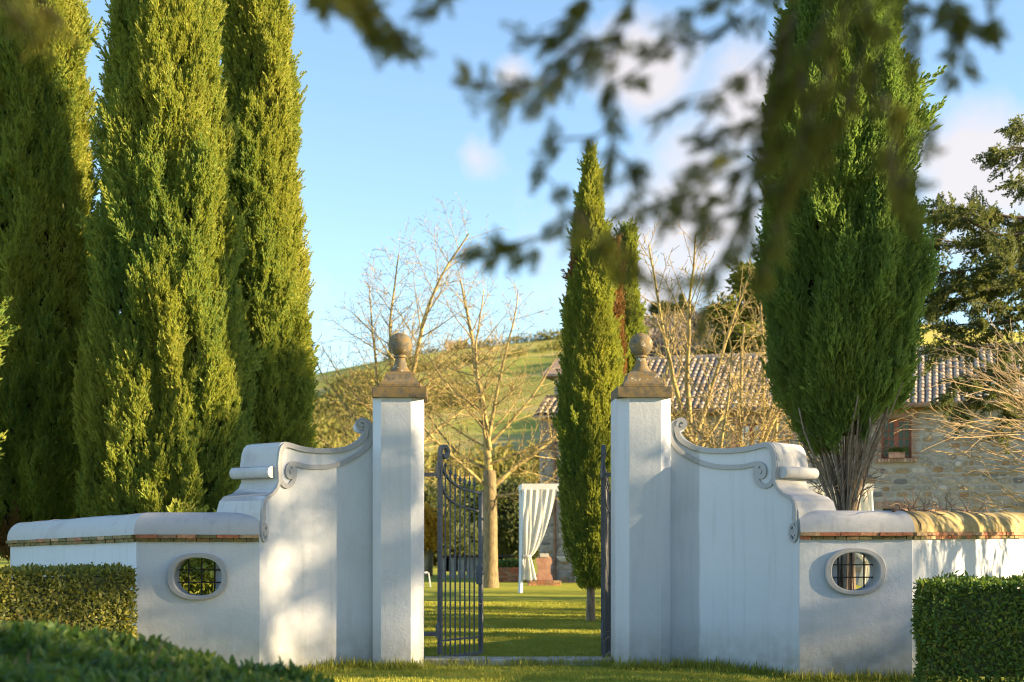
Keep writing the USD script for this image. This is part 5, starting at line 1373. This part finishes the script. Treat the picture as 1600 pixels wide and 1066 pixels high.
# ------------------------------------------------------------------ garden behind the gate
def sheet(rows, thick=0.004):
    """rows of points (same length) -> thin closed cloth"""
    R = np.array(rows)
    m, k = R.shape[:2]
    v = R.reshape(-1, 3)
    i, j = np.meshgrid(np.arange(m - 1), np.arange(k - 1), indexing='ij')
    a = (i * k + j).ravel()
    f = np.vstack([np.stack([a, a + 1, a + k + 1], 1), np.stack([a, a + k + 1, a + k], 1)])
    return v, f
nd = {'g': ('geometry', {}), 'n': ('noise_texture', {'scale': 30.0, 'detail': 3.0}), 'r': ('rgb_ramp', {'ramp': [(0.3, (0.74, 0.72, 0.69)), (0.7, (0.82, 0.80, 0.77))]}), 'p': ('principled_bsdf', {'roughness': 0.9}), 't': ('translucent_bsdf', {'color': (0.75, 0.72, 0.66)}), 'm': ('mix_closure', {'fac': 0.5})}
M['cloth'] = usdkit.material(stage, LK + 'white_muslin', nd, [('g.position', 'n.vector'), ('n.fac', 'r.fac'), ('r.color', 'p.base_color'), ('p.BSDF', 'm.closure1'), ('t.BSDF', 'm.closure2')], surface='m.closure')
M['paint'] = surf('white_paint', [(0.3, (0.46, 0.49, 0.52)), (0.7, (0.55, 0.58, 0.60))], scale=6, bump=0.15)
def gazebo(label, px_post, d, W, D, mir=1):
    xg = X(px_post, d)
    zb = float(ground_z(xg, d))
    t = thing('garden_gazebo', label, 'gazebo', (xg, d, zb))
    H = Z(756, d) - zb
    for (a, b) in ((0, 0), (W * mir, 0), (0, D), (W * mir, D)):
        lean = -0.10 * mir if (a == 0 and b == 0) else 0
        part(t, 'post', tubes([(np.array([[a + lean, b, -0.1], [a, b, H]]), np.array([0.055, 0.05]))], 4), M['paint'])
    for (a0, b0, a1, b1) in ((0, 0, W * mir, 0), (0, D, W * mir, D), (0, 0.1205, 0, D - 0.1205), (W * mir, 0.1205, W * mir, D - 0.1205)):
        part(t, 'beam', box(min(a0, a1) - 0.06, max(a0, a1) + 0.06, min(b0, b1) - 0.0595, max(b0, b1) + 0.0595, H - 0.15 if b0 == b1 else H - 0.149, H - 0.001 if b0 == b1 else H - 0.002), M['paint'])
    cu = lambda a, b, sd: None
    for (a, b, sd) in ((0, 0, 1), (W * mir, 0, -1), (0, D, 1), (W * mir, D, -1)):
        rows = []
        nz, nu = 46, 60
        tie = H * 0.335
        for i in range(nz):
            z = (H - 0.15) - (H - 0.15 - 0.33) * i / (nz - 1)
            if z > tie:
                q = (z - tie) / (H - 0.15 - tie)
                x0 = 0.02 - 0.05 * math.sin(math.pi * q); x1 = 0.17 + (0.84 - 0.17) * q ** 0.6
                fold = 0.014 + 0.020 * (1 - q)
            else:
                q = (tie - z) / (tie - 0.33)
                x0 = 0.0 - 0.06 * q; x1 = 0.15 + 0.16 * q ** 0.7; fold = 0.04
            u = np.linspace(0, 1, nu)
            xx = a + sd * mir * (x0 + (x1 - x0) * u)
            yy = b - 0.085 + fold * np.sin(u * 2 * math.pi * 4.3 + 1.2 * np.sin(u * 5 + a) + 0.5 * math.sin(z * 2)) * (0.6 + 0.4 * np.sin(u * 11 + 1)) + 0.010 * np.sin(u * 37 + z * 4)
            rows.append(np.stack([xx, yy, np.full(nu, z) + 0.012 * np.sin(u * 9)], 1))
        part(t, 'curtain', sheet(rows), M['cloth'], smooth=True)
        part(t, 'tie_band', trimesh.creation.cylinder(radius=0.085, height=0.05, sections=14, transform=trimesh.transformations.translation_matrix([a + sd * mir * 0.085, b - 0.085, tie])), M['cloth'], smooth=40)
    return t
gazebo('white garden gazebo with tied back muslin curtain seen through the gate', 819, 38.0, 3.2, 1.5, 1)
gz = gazebo('white gazebo whose curtained top shows behind the flaring cypress stems', 1360, 33.5, 1.45, 2.6, -1)
# house-foot furniture
M['oldstone'] = surf('old_carved_stone', [(0.3, (0.30, 0.28, 0.25)), (0.6, (0.48, 0.46, 0.42)), (0.8, (0.62, 0.60, 0.56))], scale=9, bump=0.5, bscale=40)
def at_house(px, py_top, off):
    u, z = house_uz(px, py_top)
    return u, z
u, zt = house_uz(882, 862); _, zb_ = house_uz(882, 880)
t = thing('wall_basin', 'carved grey stone basin with shell back on the farmhouse wall left of the slim cypress', 'wall fountain', house_world(u, -0.02, 0), HROT)
bz = house_uz(882, 871)[1]
n = 18; ph = np.linspace(math.pi, 2 * math.pi, n)
v = [];
for r, zz in ((0.10, bz - 0.16), (0.22, bz - 0.10), (0.30, bz), (0.30, bz + 0.05), (0.25, bz + 0.05), (0.18, bz - 0.02)):
    v.append(np.stack([r * np.cos(ph), 0.72 * r * np.sin(ph), np.full(n, zz)], 1))
v = np.vstack(v); f = []
for i in range(5):
    for j in range(n - 1):
        a_ = i * n + j; f += [[a_, a_ + 1, a_ + n + 1], [a_, a_ + n + 1, a_ + n]]
part(t, 'basin', (v, np.array(f)), M['oldstone'], smooth=40)
sh = []
for k in range(9):
    a_ = math.pi * (k + 0.5) / 9
    sh.append(trimesh.convex.convex_hull(np.array([[0.03 * math.cos(a_ + e) , 0.0, bz + 0.08 + 0.03 * math.sin(a_ + e)] for e in (-.3, .3)] + [[0.26 * math.cos(a_ + e), yv, bz + 0.08 + 0.33 * math.sin(a_ + e)] for e in (-0.15, 0, 0.15) for yv in (0.0, -0.05 if e == 0 else -0.02)])))
part(t, 'shell_back', cat(sh), M['oldstone'])
part(t, 'mask', trimesh.creation.icosphere(2, 0.085).apply_transform(trimesh.transformations.translation_matrix([0, -0.06, bz + 0.22])), M['oldstone'], smooth=True)
# terracotta stele on its brick base
d = 46.0
x0 = X(850, d); gz_ = float(ground_z(x0, d))
t = thing('terracotta_stele', 'tall arched terracotta ornament with white cap on a brick base below the curtain', 'ornament', (x0, d, gz_))
hs = Z(865, d) - gz_
arch = LineString([(-0.20, 0.2), (-0.20, 0.55)]).buffer(0.001)
pl = Polygon([(-0.27, 0.16), (0.27, 0.16), (0.25, 0.30), (0.20, 0.36), (0.20, 0.62), (0.25, 0.70), (0.24, 0.82), (0.16, 0.93), (0.13, hs - 0.12), (-0.13, hs - 0.12), (-0.16, 0.93), (-0.24, 0.82), (-0.25, 0.70), (-0.20, 0.62), (-0.20, 0.36), (-0.25, 0.30)]).buffer(0.02).buffer(-0.02)
m = trimesh.creation.extrude_polygon(pl, 0.16); m.apply_transform(np.array([[1, 0, 0, 0], [0, 0, 1, -0.08], [0, 1, 0, 0], [0, 0, 0, 1.0]])); m.fix_normals()
part(t, 'body', m, M['terra'])
part(t, 'cap', rbox(-0.13, 0.13, -0.10, 0.10, hs - 0.118, hs, 0.01), M['oldstone'])
k = 0
for row in range(2):
    for i in range(4):
        xa = -0.50 + i * 0.25 + (0.0 if row == 0 else 0.02)
        part(t, 'brick', rbox(xa + 0.004, xa + 0.246, -0.25, 0.25, row * 0.08 - 0.01, row * 0.08 + 0.066, 0.006), BR[rng.integers(5)])
# leaning slab
u, zz = house_uz(917, 880)
wpt = house_world(u, -0.35, 0.0)
t = thing('leaning_slab', 'pale stone slab leaning against the farmhouse wall behind the slim cypress', 'slab', wpt, HROT)
hh = zz
sl_ = rbox(-0.34, 0.34, -0.04, 0.04, 0.0, hh, 0.01); sl_.apply_transform(trimesh.transformations.rotation_matrix(-0.25, [1, 0, 0])); part(t, 'slab', sl_, M['oldstone'])
t = thing('paving_strip', 'row of reddish paving along the foot of the farmhouse wall', 'paving', house_world(0, 0, 0), HROT)
rng = np.random.default_rng(15)
for i in range(12):
    part(t, 'paver', rbox(0.1 + i * 0.4, 0.1 + i * 0.4 + 0.39, -0.95, -0.5505, -0.06, 0.08 + rng.uniform(-0.006, 0.006), 0.01), BR[rng.integers(5)])
# brick planter with plants
d = 50.0
xa, xb = X(776, d), X(834, d); gz_ = float(ground_z(xa, d)); top = Z(886, d) - gz_
t = thing('brick_planter', 'low brick planter with green plants right of the bare tree trunk', 'planter', (xa, d, gz_))
row = 0
zz = 0.0
while zz < top - 0.02:
    uu = -0.0 if row % 2 == 0 else -0.12
    while uu < xb - xa:
        a_, b_ = max(uu, 0) + 0.004, min(uu + 0.24, xb - xa) - 0.004
        if b_ - a_ > 0.03: part(t, 'brick', rbox(a_, b_, 0.0, 0.11, zz + 0.004, zz + 0.066, 0.004), BR[rng.integers(5)])
        uu += 0.245
    zz += 0.071; row += 1
part(t, 'bed', box(0.004, xb - xa - 0.004, 0.112, 0.8, -0.05, top - 0.05), M['mortar'])
n = 900
pts = np.stack([rng.uniform(0, xb - xa, n), rng.uniform(0.1, 0.75, n), top - 0.06 + rng.random(n) * 0.26], 1)
v_, f_, tint = leaves(pts, np.tile([0, 0, 1.0], (n, 1)), rng, 0.12)
part(t, 'plants', (v_, f_), M['laurel'], tint=tint)
# stone table
d = 54.0
xa, xb = X(688, d), X(756, d); gz_ = float(ground_z(xa, d)); top = Z(868, d) - gz_
M['concrete'] = surf('grey_concrete', [(0.3, (0.26, 0.25, 0.23)), (0.7, (0.40, 0.38, 0.35))], scale=5, bump=0.3)
t = thing('stone_bench_table', 'long low stone table with grey slab legs behind the open gate leaf', 'table', (xa, d, gz_))
part(t, 'top', rbox(-0.1, X(803, d) - xa, -0.05, 0.85, top - 0.07, top, 0.01), M['darkbark'])
for i in range(5):
    w_ = (xb - xa) / 5
    part(t, 'slab', rbox(i * w_ + 0.01, i * w_ + (0.26 if i else 0.18), 0.05, 0.7, -0.1, top - 0.071, 0.01), M['concrete'])
part(t, 'cabinet', box(0.0, X(788, d) - xa, 0.705, 0.8, -0.1 + 0.35, top - 0.071), M['dark'])
# yellow flowering shrub beside the left pillar
d = 57.0
crown_tree('flowering_shrub', 'yellow flowering shrub just right of the left pillar', X(668, d), d, [(0, 0, 1.5, 0.7, 0.5), (-0.3, 0, 2.3, 0.6, 0.5), (0.35, 0, 1.9, 0.4, 0.4)], 120, 81, M['flower'], size=(0.22, 0.42), trunk=0.16, th=2.0)
# garden chair half hidden by the pillar
d = 44.0
xg = X(651, d); gz_ = float(ground_z(xg, d))
t = thing('garden_chair', 'cream garden chair half hidden behind the left pillar', 'chair', (xg, d, gz_), 35)
part(t, 'back', tubes([(spline([(-0.2, 0, 0.4), (-0.21, 0.03, 0.7), (-0.12, 0.06, 0.9), (0.12, 0.06, 0.9), (0.21, 0.03, 0.7), (0.2, 0, 0.4)], 24), 0.018)], 7), M['paint'], smooth=True)
for k in range(4):
    part(t, 'back_slat', tubes([(np.array([[-0.12 + k * 0.08, 0.02, 0.43], [-0.10 + k * 0.066, 0.05, 0.88]]), 0.011)], 6), M['paint'])
part(t, 'seat', lathe([(0, 0.42), (0.22, 0.42), (0.225, 0.435), (0.22, 0.45), (0, 0.45)], 20, (0, -0.2, 0)), M['paint'])
for a_, b_ in ((-1, 0), (1, 0), (-1, -1), (1, -1)):
    part(t, 'leg', tubes([(np.array([[a_ * 0.17, b_ * 0.36 - 0.02, 0.42], [a_ * 0.21, b_ * 0.42, 0.0]]), 0.016)], 6), M['paint'])
# mid-distance planting
crown_tree('evergreen_shrub', 'dense evergreen shrub seen through the left oval opening', -4.0, 22.3, [(0, 0, 0.9, 0.9, 0.6), (0.7, 0.1, 1.2, 0.6, 0.5), (-0.6, 0.2, 1.2, 0.7, 0.5), (0.2, 0.3, 1.6, 0.6, 0.35)], 300, 83, M['cypress'], size=(0.22, 0.4), trunk=0.08, th=1.0, fill=0.5)
d = 74.0
crown_tree('olive_tree', 'dark rounded olive tree between the trunk and the curtain', X(800, d), d, [(0, 0, 2.2, 1.5, 1.1), (0.9, 0, 1.6, 1.0, 0.8), (-0.6, 0, 3.2, 1.0, 0.8), (0.5, 0, 3.4, 0.9, 0.8), (0.2, 0.3, 1.2, 1.3, 0.6)], 420, 82, M['olive'], size=(0.45, 0.8), trunk=0.16, th=2.4, fill=0.2)
for i, (px_, dd, h, w_, lab, mt) in enumerate([(700, 86, 4.2, 2.4, 'green bushy tree behind the bars of the open gate leaf', 'olive'), (735, 100, 5.0, 3.0, 'tall green bush left of the bare tree trunk behind the gate', 'broad'), (672, 78, 3.2, 1.7, 'bush right beside the left pillar behind the yellow shrub', 'olive'),
                                                (840, 112, 6.0, 3.2, 'olive green tree behind the curtain against the hillside', 'scrub'), (545, 95, 7.0, 4.5, 'golden bushy tree above the left scroll wall', 'scrub'), (500, 84, 6.4, 3.4, 'golden bush next to the cypress edge above the left scroll wall', 'scrub')]):
    r_ = np.random.default_rng(900 + i)
    bl = [(r_.uniform(-1, 1) * w_ * 0.55, r_.uniform(-1, 1) * w_ * 0.4, h * r_.uniform(0.25, 0.85), w_ * r_.uniform(0.3, 0.55), h * r_.uniform(0.14, 0.22)) for _ in range(9)]
    crown_tree('garden_tree', lab, X(px_, dd), dd, bl, 420, 910 + i, M[mt], size=(0.5 + 0.05 * h, 0.7 + 0.11 * h), trunk=0.15, th=h * 0.7, fill=0.2)
# scrub and woods on the hillside
BUSH = [tuft(11, 130, w=0.11, L=0.4), tuft(12, 110, w=0.13, L=0.45)]
rng = np.random.default_rng(33)
pos = []
while len(pos) < 2600:
    y_ = rng.uniform(112, 330); px_ = rng.uniform(430, 1250)
    x_ = X(px_, y_)
    w_ = meshkit.fbm(np.array([[x_ * 0.018, y_ * 0.014, 3.3]]), 3, 8)[0]
    lim = 0.46 + (y_ - 112) / 218 * 0.22
    if px_ > 930: lim -= 0.03
    if 590 < px_ < 900 and y_ > 125: lim += 0.15
    if px_ < 590: lim -= 0.05
    if w_ > lim: pos.append((x_, y_))
pos = np.array(pos)
s_ = rng.uniform(1.6, 4.2, len(pos))
pz = ground_z(pos[:, 0], pos[:, 1]) + s_ * 0.22
# hedgerows between the fields and a grey leafless wood higher up
M['greywood'] = leafmat('grey_wood_leaf', [(0.2, (0.10, 0.095, 0.085)), (0.5, (0.17, 0.15, 0.13)), (0.8, (0.25, 0.20, 0.16))], scale=0.2, fine=1.5, tcol=(0.15, 0.12, 0.08), trans=0.2)
hp = []
for pa, ya, pb, yb in ((520, 300, 900, 352), (600, 395, 900, 372), (880, 330, 1200, 345), (980, 395, 1200, 412), (560, 240, 760, 268)):
    for u in np.linspace(0, 1, 42):
        if rng.random() < 0.25: continue
        y_ = ya + (yb - ya) * u + rng.normal() * 1.5
        hp.append((X(pa + (pb - pa) * u, y_), y_))
t = thing('hillside_hedgerows', 'thin lines of bushes dividing the fields high on the hill', 'hedgerow', kind='stuff')
hp = np.array(hp); hs_ = rng.uniform(1.4, 3.2, len(hp))
instancer(t, 'foliage', BUSH, M['scrub'], np.stack([hp[:, 0], hp[:, 1], ground_z(hp[:, 0], hp[:, 1]) + hs_ * 0.2], 1), quats(rng.normal(size=(len(hp), 3)), rng), hs_, rng.integers(0, 2, len(hp)), kind='stuff')
gp = []
while len(gp) < 420:
    y_ = rng.uniform(265, 372); px_ = rng.uniform(985, 1190)
    if abs((px_ - 1090) / 105) ** 2 + abs((y_ - 318) / 56) ** 2 < rng.uniform(0.5, 1.1): gp.append((X(px_, y_), y_))
gp = np.array(gp); gs_ = rng.uniform(2.2, 5.0, len(gp))
t = thing('hillside_wood', 'grey leafless wood in a fold of the hill above the farmhouse roof', 'wood', kind='stuff')
instancer(t, 'foliage', BUSH, M['greywood'], np.stack([gp[:, 0], gp[:, 1], ground_z(gp[:, 0], gp[:, 1]) + gs_ * 0.25], 1), quats(rng.normal(size=(len(gp), 3)), rng), gs_, rng.integers(0, 2, len(gp)), kind='stuff')
t = thing('hillside_scrub', 'golden green scrub and young woods covering the lower hillside', 'scrub', kind='stuff')
instancer(t, 'foliage', BUSH, M['scrub'], np.stack([pos[:, 0], pos[:, 1], pz], 1), quats(rng.normal(size=(len(pos), 3)), rng), np.stack([s_, s_, s_ * 0.8], 1), rng.integers(0, 2, len(pos)), kind='stuff')
# a few dark trees and a clump on the crest, a lone cypress, a stone cottage
def hill_at(px_, back=6.0, d=None):
    d = d or CREST_D - back
    x_ = X(px_, d); return x_, d, float(ground_z(x_, d))
for i, (px_, h, lab) in enumerate([(1046, 7.0, 'rounded tree clump on the hill crest right of the slim cypress')]):
    x_, y_, z_ = hill_at(px_)
    crown_tree('crest_tree', lab, x_, y_, [(k * 1.8 - 4, 0, h * 0.3, 2.0, 1.6) for k in range(6)], 160, 950 + i, M['olive'], size=(1.2, 2.2), trunk=0.3, th=h * 0.4, zb=z_)
x_, y_, z_ = hill_at(1065, 2)
crown_tree('crest_cypress', 'tiny lone cypress on the hill crest', x_, y_, [(0, 0, 2.0, 0.8, 2.0), (0, 0, 4.5, 0.6, 2.0)], 60, 960, M['olive'], size=(0.8, 1.3), trunk=0.2, th=4, zb=z_)
x_, y_, z_ = hill_at(1452, 3)
crown_tree('crest_tree', 'small dark tree on the hill crest right of the big cypress', x_, y_, [(0, 0, 2.5, 2.0, 1.8), (0.5, 0, 4.0, 1.6, 1.6)], 90, 961, M['olive'], size=(1.0, 1.8), trunk=0.3, th=3, zb=z_)
M['farwall'] = surf('pale_house_wall', [(0.3, (0.46, 0.34, 0.26)), (0.7, (0.56, 0.43, 0.34))], scale=0.6)
def cottage(label, x, y, z, w, h, dp, rot, rm):
    t = thing('far_cottage', label, 'house', (x, y, z), rot)
    part(t, 'wall', box(-w / 2, w / 2, 0, dp, -1.5, h), M['farwall'])
    part(t, 'roof', trimesh.convex.convex_hull(np.array([[a, b, c] for a in (-w / 2 - .3, w / 2 + .3) for b, c in ((-.3, h - .001), (dp + .3, h - .001), (dp / 2, h + dp * 0.27))])), rm)
    for k in range(3):
        xx = -w / 2 + (k + 0.5) * w / 3
        f_ = part(t, 'window', box(xx - w * .05, xx + w * .05, -0.03, 0.1, h * 0.45, h * 0.75), M['dark'])
    part(t, 'chimney', box(w * .2, w * .2 + .6, dp / 2 - .3, dp / 2 + .3, h + dp * .2, h + dp * .27 + .8), M['farwall'])
    return t
x_, y_, z_ = hill_at(713, 3)
cottage('tiny pinkish stone cottage on the hill crest between the bare trees', x_, y_, z_, 5.5, 2.2, 4.5, 8, RT[3])
x_, y_ = X(768, 135), 135.0
cottage('long low pale house with salmon red roof behind the bare tree trunk', x_, y_, float(ground_z(x_, y_)), 5.2, Z(790, 135) - float(ground_z(x_, y_)), 6.0, 0, RT[2])
# dry vine on the mossy coping
rng = np.random.default_rng(19)
A = np.array([xr1, yw]); dirw = np.array([math.cos(b47), math.sin(b47)]); nw = np.array([-dirw[1], dirw[0]])
o3 = np.array([A[0], A[1], 1.9])
t = thing('dry_vine', 'leafless dry vine twigs lying along the mossy wall coping', 'vine', o3)
st = []
for k in range(60):
    u0 = rng.uniform(0.0, 2.6)
    p = np.array([*(dirw * u0 + nw * rng.uniform(0.15, 0.35)), rng.uniform(-0.02, 0.04)])
    pts = [p]
    dr = np.array([*(dirw * rng.uniform(-1, 1)), rng.uniform(0.0, 0.5)])
    for i in range(7):
        dr = dr + rng.normal(size=3) * 0.5; dr[2] -= 0.06
        p = p + dr / np.linalg.norm(dr) * rng.uniform(0.03, 0.07)
        p = np.array([p[0], p[1], max(p[2], -0.02)])
        pts.append(p)
    st.append((np.array(pts), np.linspace(0.008, 0.003, len(pts))))
part(t, 'twigs', tubes(st, 5), M['redtwig'], kind='stuff')
main = np.array([[*(dirw * u_ + nw * (0.22 + 0.05 * math.sin(u_ * 3))), 0.02 + 0.02 * math.sin(u_ * 7)] for u_ in np.linspace(-0.05, 2.5, 24)])
part(t, 'stem', tubes([(main, np.linspace(0.02, 0.008, 24))], 7), M['redtwig'], smooth=True)
drop = np.array([[*(dirw * 0.12 + nw * v_), z_] for v_, z_ in ((0.2, 0.03), (0.05, -0.03), (-0.05, -0.14), (-0.06, -0.22))])
part(t, 'stem', tubes([(drop, np.linspace(0.016, 0.006, 4))], 6), M['redtwig'], smooth=True)
stage.SetDefaultPrim(stage.GetPrimAtPath('/World'))
